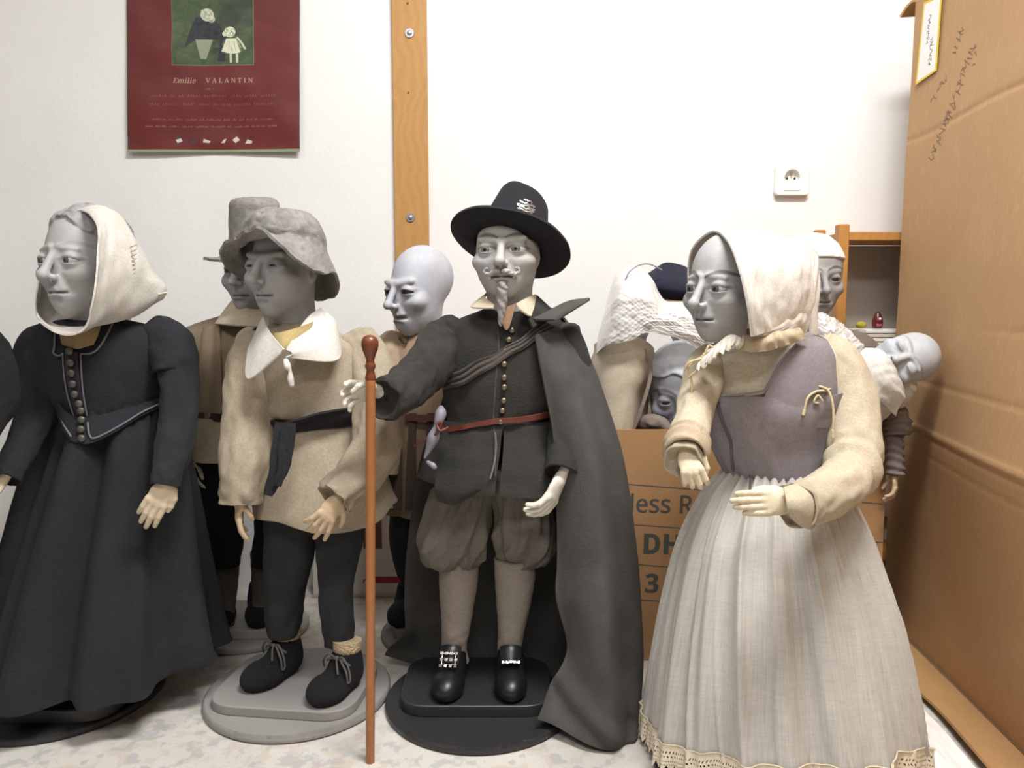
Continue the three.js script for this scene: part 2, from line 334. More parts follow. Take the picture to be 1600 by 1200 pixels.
// ---------------------------------------------------------------- heads, hands, shoes, stands
// head in units of its own: face to +z, crown at y 0.54, chin at y -0.48, eyes at y 0
function headField(o) {
  const nl = o.nose ?? 1, jw = o.jaw ?? 1, ez = 0.288, ey = 0, ex = 0.135, er = 0.074, op = o.open ?? 0.024, cl = o.closed, sk = o.skull ?? 1;
  return (x, y, z) => {
    const ax = Math.abs(x);
    let d = ell(x, y - 0.13, z + 0.08 * sk, 0.345 * sk, 0.41 * sk, 0.44 * sk);
    d = smin(d, ell(x, y + 0.13, z - 0.08, 0.265 * jw, 0.36, 0.285), 0.12);
    d = smin(d, sph(x, y + 0.40, z - 0.235, 0.085 * jw), 0.1);
    d = smin(d, ell(ax - 0.19, y + 0.115, z - 0.24, 0.085, 0.07, 0.085), 0.1);
    d = smax(d, -cap(ax, y, z, 0.105, -0.002, 0.452, 0.185, -0.002, 0.40, o.socketR ?? 0.055), 0.09);      // sockets
    d = smin(d, cap(ax, y, z, 0.045, 0.085 + (o.ridgeY ?? 0), 0.352, 0.19, 0.105 - 0.5 * (o.ridgeY ?? 0), 0.295, o.ridge ?? 0.03, o.ridge ?? 0.03), 0.06);       // brow
    d = smin(d, cap(x, y, z, 0, 0.085, 0.345, 0, -0.12, 0.375 + 0.09 * nl, 0.028, 0.04), 0.04);   // nose
    d = smin(d, sph(x, y + 0.13, z - 0.385 - 0.095 * nl, 0.038), 0.04);
    d = smin(d, ell(ax - 0.043, y + 0.148, z - 0.405, 0.028, 0.028, 0.04), 0.035);
    d = smax(d, -cap(ax, y, z, 0.028, -0.185, 0.42, 0.026, -0.15, 0.425, 0.014), 0.012);        // nostrils
    // eyelids: two shells over the eyeball
    const e = sph(ax - ex, y - ey, z - ez, er + 0.008), ang = (y - ey) - 0.10 * (z - ez - er) ;
    const up = smax(e, -(ang - (cl ? -0.02 : op) + 1.6 * (ax - ex) * (ax - ex) * 1.6), 0.01), lo = smax(e, ang + op * 0.9 - 1.2 * (ax - ex) * (ax - ex), 0.01);
    d = smin(d, up, 0.02); d = smin(d, cl ? e + 0.012 : lo, cl ? 0.05 : 0.025);
    // mouth
    const my = -0.272;
    d = smin(d, sph(x, y + 0.275, z - 0.265, 0.105), 0.09);
    d = smin(d, cap(ax, y, z, 0.02, my + 0.022, 0.368, 0.088, my + 0.002, 0.318, 0.022, 0.012), 0.02);
    d = smin(d, cap(x, y, z, -0.04, my - 0.03, 0.36, 0.04, my - 0.03, 0.36, 0.028), 0.025);
    d = smax(d, -cap(ax, y, z, 0, my - 0.003, 0.395, 0.098, my - 0.004, 0.335, o.mouth ? 0.024 : 0.011), 0.012);
    d = smax(d, -cap(x, y, z, -0.03, -0.345, 0.375, 0.03, -0.345, 0.375, 0.02), 0.05);
    d = smax(d, -cap(ax, y, z, 0.088, -0.15, 0.375, 0.135, -0.27, 0.325, 0.01), 0.05);
    // ear
    if (!o.noEar) { let r = ell(ax - 0.318 * sk, y + 0.05, z + 0.03, 0.036, 0.115, 0.068); r = smax(r, -ell(ax - 0.354 * sk, y + 0.04, z - 0.0, 0.022, 0.07, 0.04), 0.02); d = smin(d, r, 0.03); }
    d = smin(d, cap(x, y, z, 0, -0.25, -0.08, 0, -(o.neck ?? 0.75), -0.09, o.neckR ?? 0.165, (o.neckR ?? 0.165) + 0.02), 0.1);
    if (o.hair) d = o.hair(d, x, y, z, ax);
    return d;
  };
}
const lin = h => { const c = new THREE.Color(h); return [c.r, c.g, c.b]; };
// the painting of a face: ground tone, brows, lips, lid lines
function facePaint(o) {
  const base = lin(o.tone ?? '#9b9b9f'), dark = lin(o.dark ?? '#4b494c'), lip = lin(o.lip ?? '#857d7e'), hair = lin(o.hairTone ?? '#8d8b8d');
  return (x, y, z) => {
    const ax = Math.abs(x), n = 0.5 * N(x * 7 + 3, y * 7, z * 7) + 0.35 * N(x * 21, y * 21 + 5, z * 21) + 0.2 * N(x * 60, y * 60, z * 60 + 9);
    let c = base.map((b, k) => b * (1 + 0.16 * n + (k === 2 ? 0.05 : -0.02) * N(x * 5, y * 5 + 8, z * 5)));
    const mix = (t, w) => { c = c.map((q, k) => lerp(q, t[k], w)); };
    if (z > 0.1) {
      if (o.brow) { const t = (ax - 0.15) / 0.12, by = (o.browY ?? 0.105) + 0.045 * (1 - t * t) , w = 0.013 * (1 - 0.5 * Math.abs(t)); if (Math.abs(t) < 1) mix(dark, o.brow * (1 - sstep(w, w + 0.012, Math.abs(y - by)))); }
      const my = -0.272; const lt = ax / 0.1; if (lt < 1 && z > 0.28) { mix(lip, (o.lips ?? 0.5) * (1 - sstep(0.03, 0.045, Math.abs(y - my) / Math.sqrt(1.001 - lt * lt) * 0.8))); mix(dark, 0.75 * (1 - sstep(0.006, 0.014, Math.abs(y - my + 0.002)))); }
      if (o.liner) { const e = Math.hypot((ax - 0.135) / 0.082, (y - 0.002) / ((o.open ?? 0.024) + 0.012)); mix(dark, o.liner * (1 - sstep(0.08, 0.3, Math.abs(e - 1))) * (y > -0.004 ? 1 : 0.45)); }
      if (o.closed) mix(dark, 0.8 * (1 - sstep(0.005, 0.012, Math.abs(y + 0.022 - 1.4 * (ax - 0.135) * (ax - 0.135)))) * (1 - sstep(0.06, 0.075, Math.abs(ax - 0.135))));
      if (o.socket) mix(dark, o.socket * (1 - sstep(0.6, 1.2, Math.hypot((ax - 0.14) / 0.085, (y - 0.0) / 0.035))));
    }
    if (o.hairMask) mix(hair, o.hairMask(x, y, z));
    return c;
  };
}
function eyeGeo(r, iris, white) {
  const g = new THREE.SphereGeometry(r, 20, 36), c = [], p = g.attributes.position;
  for (let i = 0; i < p.count; i++) { const a = Math.acos(clamp(p.getY(i) / r, -1, 1)); c.push(...(a < 0.2 ? [0.006, 0.006, 0.006] : a < 0.46 ? lin(iris) : a < 0.53 ? lin('#2a2828') : lin(white))); }
  g.setAttribute('color', new THREE.Float32BufferAttribute(c, 3)); g.rotateX(Math.PI / 2); return g;
}
function head(parent, o, label) {
  const m = new THREE.Matrix4().compose(o.c, new THREE.Quaternion().setFromEuler(new THREE.Euler(o.pitch ?? 0, o.yaw ?? 0, o.roll ?? 0, 'YXZ')), V(o.s * (o.wx ?? 1), o.s, o.s));
  if (o.basis) { const [X, Y, Z] = o.basis; m.makeBasis(X, Y, Z).scale(V(o.s * (o.wx ?? 1), o.s, o.s)).setPosition(o.c); }
  const g = net(headField(o), [-0.46, -(o.neck ?? 0.75) - 0.22, -0.6], [0.46, 0.66, 0.62], o.cell ?? 0.0092, facePaint(o));
  g.applyMatrix4(m); const h = part(parent, 'head', g, M.face, label);
  if (!o.closed) for (const s of [-1, 1]) {
    const e = eyeGeo(0.0745, o.iris ?? '#55585c', o.white ?? '#a8a7a8'); e.rotateX(o.gazeDown ?? 0); e.rotateY(o.gaze ?? 0); e.translate(s * 0.135, 0, 0.2885); e.applyMatrix4(m);
    part(h, 'eye', e, M.eye);
  }
  h.userData_m = m; delete h.userData_m; h.headMatrix = m; return h;
}
// hand: wrist at w, fingers along dir, back of the hand towards dorsal; s = +1 / -1 picks the side of the thumb
function hand(parent, w, dir, dorsal, L, mat, o = {}, label) {
  const Y = dir.clone().normalize(), Z = dorsal.clone().addScaledVector(Y, -dorsal.dot(Y)).normalize(), X = Y.clone().cross(Z), s = o.side ?? 1;
  const curl = o.curl ?? [0.35, 0.4, 0.45, 0.5], spread = o.spread ?? 0.05, segs = [];
  [[0.155, 0.47, 0.43], [0.05, 0.5, 0.49], [-0.055, 0.485, 0.46], [-0.15, 0.45, 0.36]].forEach(([x, y, l], i) => {
    let p = [x, y, 0], a = 0; const sd = (i - 1.4) * -spread;
    [0.44, 0.31, 0.25].forEach((f, k) => { a += curl[i] * [0.8, 1.15, 0.8][k]; const d = l * f, q = [p[0] + sd * d * 2, p[1] + Math.cos(a) * d, p[2] - Math.sin(a) * d]; segs.push([...p, ...q, [0.062, 0.056, 0.051][k], [0.057, 0.051, 0.044][k], i]); p = q; });
  });
  const th = o.thumb ?? [[0.13, 0.14, -0.03], [0.27, 0.30, -0.07], [0.31, 0.44, -0.10], [0.30, 0.55, -0.13]];
  const f = (x, y, z) => {
    x *= s;
    let d = smin(ell(x, y - 0.28, z, 0.2, 0.27, 0.085), cap(x, y, z, 0, -0.10, 0, 0, 0.1, 0, 0.082, 0.105), 0.08);
    d = smin(d, cap(x, y, z, -0.12, 0.42, 0, 0.13, 0.44, 0, 0.07), 0.05);
    let ft = 1; for (let i = 0; i < 4; i++) { let q = 1; for (let k = 0; k < 3; k++) { const g = segs[i * 3 + k]; q = smin(q, cap(x, y, z, g[0], g[1], g[2], g[3], g[4], g[5], g[6], g[7]), 0.01); } ft = Math.min(ft, q); }
    d = smin(d, ft, 0.035);
    let t = cap(x, y, z, ...th[0], ...th[1], 0.085, 0.066); t = smin(t, cap(x, y, z, ...th[1], ...th[2], 0.064, 0.056), 0.02); t = smin(t, cap(x, y, z, ...th[2], ...th[3], 0.056, 0.043), 0.02);
    return smin(d, t, 0.05);
  };
  const g = net(f, [-0.5, -0.3, -0.75], [0.5, 1.06, 0.22], 0.017);
  g.applyMatrix4(new THREE.Matrix4().makeBasis(X, Y, Z).scale(V(L, L, L)).setPosition(w));
  return part(parent, 'hand', g, mat, label);
}
// shoe from heel to toe (points on the ground under each)
function shoe(parent, heel, toe, w, h, mat, o = {}) {
  const Z = toe.clone().sub(heel); Z.y = 0; const L = Z.length(); Z.normalize(); const Y = V(0, 1, 0), X = Y.clone().cross(Z);
  const f = (x, y, z) => {
    const t = z / L;
    let d = ell(x, y - h * 0.26, z - L * 0.66, w * 0.52, h * 0.36, L * 0.36);
    d = smin(d, ell(x, y - h * 0.40, z - L * 0.24, w * 0.43, h * 0.46, L * 0.25), w * 0.35);
    d = smin(d, cap(x, y, z, 0, h * 0.5, L * 0.26, 0, h * 0.82, L * 0.22, w * 0.36, w * 0.38), w * 0.3);
    d = smax(d, -cap(x, y, z, 0, h * 0.86, L * 0.22, 0, h * 1.4, L * 0.2, w * 0.30), w * 0.05);
    d = smax(d, y - h * 0.95, w * 0.03);
    d = smax(d, -(y - 0.002), 0.004);
    if (o.seam) d += 0.0022 * Math.exp(-Math.pow((Math.hypot(x, (z - L * 0.45) * 0.75) - w * 0.40) / 0.0016, 2)) * (y > h * 0.2 && t > 0.45 ? 1 : 0);
    return d - 0.001;
  };
  const g = net(f, [-w, -0.004, -L * 0.12], [w, h * 1.05, L * 1.1], 0.0021);
  const mtx = new THREE.Matrix4().makeBasis(X, Y, Z).setPosition(heel);
  g.applyMatrix4(mtx); const m = part(parent, 'shoe', g, mat); m.shoeMatrix = mtx; return m;
}
function stand(parent, c, r, mat, o = {}) {
  const t = 0.015, pts = [[0, 0], [r - 0.003, 0], [r, 0.003], [r, t - 0.004], [r - 0.004, t], [0, t]].map(p => new THREE.Vector2(...p));
  const g = new THREE.LatheGeometry(pts, 96); g.translate(c.x, 0.0005, c.z);
  const s = part(parent, 'stand', metricUV(g), mat);
  const a = o.w ?? r * 0.72, b = o.d ?? r * 0.5, k = Math.min(a, b) * 0.55, sh = new THREE.Shape();
  sh.moveTo(-a + k, -b); sh.lineTo(a - k, -b); sh.quadraticCurveTo(a, -b, a, -b + k); sh.lineTo(a, b - k); sh.quadraticCurveTo(a, b, a - k, b); sh.lineTo(-a + k, b); sh.quadraticCurveTo(-a, b, -a, b - k); sh.lineTo(-a, -b + k); sh.quadraticCurveTo(-a, -b, -a + k, -b);
  const e = new THREE.ExtrudeGeometry(sh, { depth: o.h ?? 0.014, bevelEnabled: true, bevelSize: 0.003, bevelThickness: 0.003, bevelSegments: 3, curveSegments: 16 });
  e.rotateX(-Math.PI / 2); e.rotateY(o.turn ?? 0); e.translate(c.x + (o.dx ?? 0), t + 0.003, c.z + (o.dz ?? 0));
  part(s, 'platform', metricUV(e), mat); return s;
}
function button(parent, p, r, mat, nrm = V(0, 0, 1)) {
  const g = new THREE.SphereGeometry(r, 14, 10); g.scale(1, 1, 0.62);
  g.applyQuaternion(new THREE.Quaternion().setFromUnitVectors(V(0, 0, 1), nrm.clone().normalize())); g.translate(p.x, p.y, p.z);
  return part(parent, 'button', g, mat);
}

// ---------------------------------------------------------------- the room
const WZ = -1.97;                                         // face of the wall behind the puppets
struct('floor', metricUV(box(-2.5, 2.0, -0.12, 0, WZ - 0.15, 2.6)), M.floor);
struct('wall_back', metricUV(box(-2.5, 2.0, 0, CEILING, WZ - 0.12, WZ)), M.wall);
struct('wall_left', metricUV(box(-2.62, -2.5, -0.12, CEILING, WZ - 0.15, 2.6)), M.plainWall);
struct('wall_right', metricUV(box(2.0, 2.12, -0.12, CEILING, WZ - 0.15, 2.6)), M.plainWall);
struct('wall_front', metricUV(box(-2.62, 2.12, -0.12, CEILING, 2.6, 2.72)), M.plainWall);
struct('ceiling', metricUV(box(-2.62, 2.12, CEILING, CEILING + 0.1, WZ - 0.15, 2.72)), M.ceiling);
LAMPS.forEach(([x, z, w, d, I], i) => {
  const t = thing('ceiling_light', ['ceiling light panel above the front of the puppets', 'ceiling light panel turned lengthwise at the far left', 'ceiling light panel behind the viewer'][i], 'light', V(x, CEILING - 0.06, z));
  const fr = mergeGeometries([box(x - w / 2 - 0.02, x + w / 2 + 0.02, CEILING - 0.06, CEILING, z - d / 2 - 0.02, z - d / 2), box(x - w / 2 - 0.02, x + w / 2 + 0.02, CEILING - 0.06, CEILING, z + d / 2, z + d / 2 + 0.02),
    box(x - w / 2 - 0.02, x - w / 2, CEILING - 0.06, CEILING, z - d / 2, z + d / 2), box(x + w / 2, x + w / 2 + 0.02, CEILING - 0.06, CEILING, z - d / 2, z + d / 2)]);
  part(t, 'frame', fr, M.plastic);
  part(t, 'diffuser', box(x - w / 2, x + w / 2, CEILING - 0.05, CEILING - 0.04, z - d / 2, z + d / 2), std('#ffffff', { emissive: new THREE.Color(1, 0.96, 0.9), emissiveIntensity: 2.2 }));
  const L = new THREE.RectAreaLight(new THREE.Color(1, 1, 0.99), I, w, d); L.position.set(0, 0.0, 0); L.rotation.x = -Math.PI / 2; L.castShadow = true; t.add(L);
});

// the wooden upright on the wall with its screws
{
  const a = P(612.5, 0, WZ + 0.012), b = P(668, 0, WZ + 0.012), c = P(616, 385, WZ + 0.012), d = P(668.5, 385, WZ + 0.012);
  const x0 = (a.x + c.x) / 2, x1 = (b.x + d.x) / 2;
  const t = thing('wooden_plank', 'tall ochre wooden plank screwed upright to the white wall', 'plank', V((x0 + x1) / 2, 0.42, WZ));
  part(t, 'board', metricUV(box(x0, x1, 0.42, CEILING, WZ, WZ + 0.014, 0.002)), M.plank);
  for (const [px, py] of [[640, 52], [641.5, 340]]) {
    const p = P(px, py, WZ + 0.014);
    const w = new THREE.CylinderGeometry(0.0105, 0.0115, 0.003, 24); w.rotateX(Math.PI / 2); w.translate(p.x, p.y, p.z + 0.0015);
    const s = part(t, 'screw', w, M.steel);
    const h = new THREE.SphereGeometry(0.0062, 16, 10); h.scale(1, 1, 0.6); h.translate(p.x, p.y, p.z + 0.003); part(s, 'screw_head', h, M.steel);
  }
  for (const [px, py] of [[637, 5], [638, 145]]) { const p = P(px, py, WZ + 0.014), g = new THREE.CylinderGeometry(0.0028, 0.0028, 0.002, 12); g.rotateX(Math.PI / 2); g.translate(p.x, p.y, p.z); part(t, 'nail_head', g, std('#7a4e26')); }
}
// wall socket
{
  const z = WZ, a = P(1212, 260, z + 0.01), b = P(1262, 301, z + 0.01), cx = (a.x + b.x) / 2, cy = (a.y + b.y) / 2, w = 0.080, h = 0.074;
  const t = thing('wall_socket', 'white plastic power socket on the wall with a round recess', 'socket', V(cx, cy - h / 2, z));
  const sh = new THREE.Shape(), r = 0.008; const hx = w / 2, hy = h / 2;
  sh.moveTo(-hx + r, -hy); sh.lineTo(hx - r, -hy); sh.quadraticCurveTo(hx, -hy, hx, -hy + r); sh.lineTo(hx, hy - r); sh.quadraticCurveTo(hx, hy, hx - r, hy); sh.lineTo(-hx + r, hy); sh.quadraticCurveTo(-hx, hy, -hx, hy - r); sh.lineTo(-hx, -hy + r); sh.quadraticCurveTo(-hx, -hy, -hx + r, -hy);
  const ho = new THREE.Path(); ho.absarc(0, 0.004, 0.0205, 0, Math.PI * 2, true); sh.holes.push(ho);
  const g = new THREE.ExtrudeGeometry(sh, { depth: 0.010, bevelEnabled: true, bevelSize: 0.002, bevelThickness: 0.003, bevelSegments: 3, curveSegments: 24 }); g.translate(cx, cy, z + 0.003);
  part(t, 'cover_plate', g, M.plastic);
  const cup = new THREE.LatheGeometry([[0.0, 0], [0.0195, 0], [0.0205, 0.012], [0.0228, 0.0145], [0.0245, 0.0135]].map(q => new THREE.Vector2(...q)), 40); cup.rotateX(Math.PI / 2); cup.translate(cx, cy + 0.004, z + 0.0025);
  part(t, 'recess', cup, M.plastic);
  for (const s of [-1, 1]) { const q = new THREE.CylinderGeometry(0.0027, 0.0027, 0.002, 14); q.rotateX(Math.PI / 2); q.translate(cx + s * 0.0095, cy + 0.004, z + 0.0035); part(t, 'hole', q, M.holes); }
  part(t, 'earth_pin', (() => { const q = new THREE.CylinderGeometry(0.0024, 0.0024, 0.010, 12); q.rotateX(Math.PI / 2); q.translate(cx, cy + 0.014, z + 0.008); return q; })(), M.steel);
  part(t, 'shutter_line', box(cx - 0.022, cx + 0.022, cy - 0.0275, cy - 0.0262, z + 0.0155, z + 0.0165), std('#b8b3aa'));
}
// poster
{
  const z = WZ + 0.004, tl = P(197, -148, z), br = P(470.5, 238, z), tr = P(468, -148, z), bl = P(202.5, 239, z), K = 3, ox = 198, oy = -148;
  const tex = canvasTex(816, 1160, (g, w, h) => {
    g.fillStyle = '#642222'; g.fillRect(0, 0, w, h);
    const r = rng(5); for (let i = 0; i < 240; i++) { g.fillStyle = `rgba(${r() < 0.5 ? '130,50,44' : '66,14,16'},0.05)`; g.beginPath(); g.ellipse(r() * w, r() * h, 60 + r() * 160, 10 + r() * 26, -0.2 + r() * 0.7, 0, 7); g.fill(); }
    g.fillStyle = '#3c4a34'; g.fillRect(0, 0, 4, h); g.fillRect(w - 4, 0, 4, h); g.fillStyle = '#8a9478'; g.fillRect(0, h - 13, w, 13);
    const X = x => (x - ox) * K, Y = y => (y - oy) * K;
    // the printed picture: a dark cloaked figure with a pale head beside a small figure in a white dress
    g.save(); g.beginPath(); g.rect(X(269), Y(-32), X(397) - X(269), Y(100) - Y(-32)); g.clip();
    g.fillStyle = '#46563a'; g.fillRect(X(269), Y(-40), 400, 460);
    for (let i = 0; i < 300; i++) { g.fillStyle = `rgba(${['110,124,76', '34,44,36', '88,104,66', '48,60,50'][Math.floor(r() * 4)]},0.13)`; g.beginPath(); g.ellipse(X(269 + r() * 128), Y(-32 + r() * 132), 8 + r() * 46, 6 + r() * 24, r() * 3, 0, 7); g.fill(); }
    for (let i = 0; i < 120; i++) { g.fillStyle = `rgba(${['38,44,40', '52,60,50', '60,64,58'][Math.floor(r() * 3)]},0.16)`; g.beginPath(); g.ellipse(X(335 + r() * 66), Y(-30 + r() * 80), 10 + r() * 40, 8 + r() * 26, r() * 3, 0, 7); g.fill(); }
    for (let i = 0; i < 26; i++) { g.fillStyle = 'rgba(44,46,44,0.3)'; g.beginPath(); g.ellipse(X(336 + r() * 22), Y(50 + r() * 46), 10 + r() * 14, 6 + r() * 12, r() * 3, 0, 7); g.fill(); }
    g.fillStyle = '#2c2f36'; g.beginPath(); g.moveTo(X(306), Y(24)); g.quadraticCurveTo(X(294), Y(50), X(288), Y(73)); g.quadraticCurveTo(X(304), Y(58), X(318), Y(59)); g.lineTo(X(345), Y(60)); g.lineTo(X(340), Y(94)); g.lineTo(X(352), Y(94)); g.lineTo(X(356), Y(58)); g.quadraticCurveTo(X(346), Y(36), X(330), Y(26)); g.fill();
    g.fillStyle = '#8f957f'; g.beginPath(); g.moveTo(X(305), Y(59)); g.lineTo(X(333), Y(60)); g.lineTo(X(322), Y(90)); g.lineTo(X(313), Y(90)); g.fill();
    g.fillStyle = '#b9bfa9'; g.beginPath(); g.ellipse(X(324), Y(21), 33, 30, 0.5, 0, 7); g.fill(); g.beginPath(); g.ellipse(X(331), Y(28), 16, 17, 0.3, 0, 7); g.fill();
    g.fillStyle = '#5d6456'; g.beginPath(); g.ellipse(X(327), Y(20), 7, 3, 0.2, 0, 7); g.fill();
    g.fillStyle = '#d5d8bd'; g.beginPath(); g.moveTo(X(354), Y(58)); g.lineTo(X(370), Y(58)); g.lineTo(X(377), Y(80)); g.quadraticCurveTo(X(362), Y(85), X(346), Y(78)); g.fill();
    g.beginPath(); g.ellipse(X(360), Y(48), 27, 25, 0, 0, 7); g.fill(); g.beginPath(); g.ellipse(X(352), Y(51), 12, 12, 0, 0, 7); g.fill();
    g.lineWidth = 9; g.strokeStyle = '#c9ccb0'; g.beginPath(); g.moveTo(X(371), Y(56)); g.lineTo(X(379), Y(66)); g.lineTo(X(384), Y(75)); g.stroke(); g.lineWidth = 11; g.beginPath(); g.moveTo(X(361), Y(82)); g.lineTo(X(361), Y(96)); g.moveTo(X(371), Y(82)); g.lineTo(X(371), Y(96)); g.stroke();
    g.strokeStyle = '#7d8568'; g.lineWidth = 2.5; for (let i = 0; i < 9; i++) { g.beginPath(); g.arc(X(352 + r() * 16), Y(42 + r() * 12), 5 + r() * 5, r() * 6, r() * 6 + 2); g.stroke(); }
    for (let i = 0; i < 46; i++) { g.strokeStyle = ['rgba(236,238,214,0.5)', 'rgba(140,148,116,0.5)', 'rgba(200,204,178,0.5)'][i % 3]; g.lineWidth = 1.5 + r() * 2.5; const x = 349 + r() * 26, y = 60 + r() * 14; g.beginPath(); g.moveTo(X(x), Y(y)); g.lineTo(X(x + (x - 362) * 0.25), Y(y + 8)); g.stroke(); }
    for (let i = 0; i < 30; i++) { g.fillStyle = ['rgba(214,218,198,0.5)', 'rgba(120,126,108,0.4)'][i % 2]; g.beginPath(); g.ellipse(X(315 + r() * 18), Y(13 + r() * 16), 3 + r() * 5, 2 + r() * 4, r() * 3, 0, 7); g.fill(); }
    for (let i = 0; i < 40; i++) { g.fillStyle = ['rgba(58,60,66,0.35)', 'rgba(24,26,32,0.4)'][i % 2]; g.beginPath(); g.ellipse(X(298 + r() * 50), Y(32 + r() * 24), 4 + r() * 12, 3 + r() * 8, r() * 3, 0, 7); g.fill(); }
    g.restore(); g.strokeStyle = '#8d8a6c'; g.lineWidth = 2; g.strokeRect(X(269), Y(-32), X(397) - X(269), Y(100) - Y(-32));
    g.textAlign = 'center'; g.fillStyle = '#a98a74'; g.font = 'italic bold 33px serif'; g.textAlign = 'left'; g.fillText('Emilie', X(269), Y(128)); g.font = 'bold 31px serif';
    { let x = X(321); const L = [...'VALANTIN'], W = L.reduce((q, c) => q + g.measureText(c).width, 0), gap = (X(396) - x - W) / (L.length - 1); for (const c of L) { g.fillText(c, x, Y(128)); x += g.measureText(c).width + gap; } }
    // lines of small print that cannot be read
    const row = (x0, x1, y, s, c, gap) => { g.strokeStyle = c; g.lineWidth = 2.2; let x = X(x0); while (x < X(x1)) { const n = 2 + Math.floor(r() * 8); for (let k = 0; k < n && x < X(x1); k++) { g.beginPath(); g.moveTo(x, Y(y)); g.lineTo(x + s * 0.35, Y(y) - s * (0.6 + 0.5 * r())); if (r() < 0.6) g.lineTo(x + s * 0.6, Y(y) - s * 0.2 * r()); g.stroke(); x += s * gap; } x += s * 1.2; } };
    row(320, 335, 139, 7, '#94645a', 0.9); row(236, 432, 151, 13, '#8b4f47', 0.95); row(234, 430, 164, 12, '#8b4f47', 0.95); row(236, 433, 188, 9, '#96605a', 0.85); row(226, 433, 199, 9, '#96605a', 0.85);
    g.fillStyle = '#c9c2bb';
    [[[273, 219], [281, 216], [284, 221], [276, 224]], [[316, 223], [317, 217], [328, 221], [326, 224]], [[344, 224], [349, 218], [353, 217], [350, 224]], [[362, 219], [369, 213], [374, 219], [367, 224]], [[382, 225], [386, 218], [394, 221], [393, 225]]].forEach(q => { g.beginPath(); q.forEach(([x, y], i) => i ? g.lineTo(X(x), Y(y)) : g.moveTo(X(x), Y(y))); g.fill(); });
    g.fillStyle = '#35424c'; g.beginPath(); g.moveTo(X(272), Y(216)); g.lineTo(X(279), Y(210)); g.lineTo(X(280), Y(216)); g.fill(); g.fillRect(X(296), Y(220), 27, 9); g.fillRect(X(320), Y(224), 16, 6);
  });
  const fn = (u, v) => { const a = tl.clone().lerp(tr, u), b = bl.clone().lerp(br, u), p = a.lerp(b, v); const e = sstep(0.25, 1, v);
    p.z += 0.003 + 0.004 * e * (1 + Math.sin(u * 7 + 1)) + 0.0022 * N(u * 4, v * 6, 2) * (1 + e) + 0.0012 * N(u * 9 + 4 * v, v * 13, 7); return p; };
  const g = sheet(fn, 60, 80, 0.0007); const uv = g.attributes.uv; const c = 61 * 81; let mu = 0, mv = 0; for (let i = 0; i < uv.count; i++) { mu = Math.max(mu, uv.getX(i)); mv = Math.max(mv, uv.getY(i)); }
  for (let i = 0; i < uv.count; i++) uv.setXY(i, uv.getX(i) / mu, 1 - uv.getY(i) / mv);
  single('poster', 'dark red poster with a small green picture hung on the white wall', 'poster', g, std('#ffffff', { map: tex, roughness: 0.5 }));
}

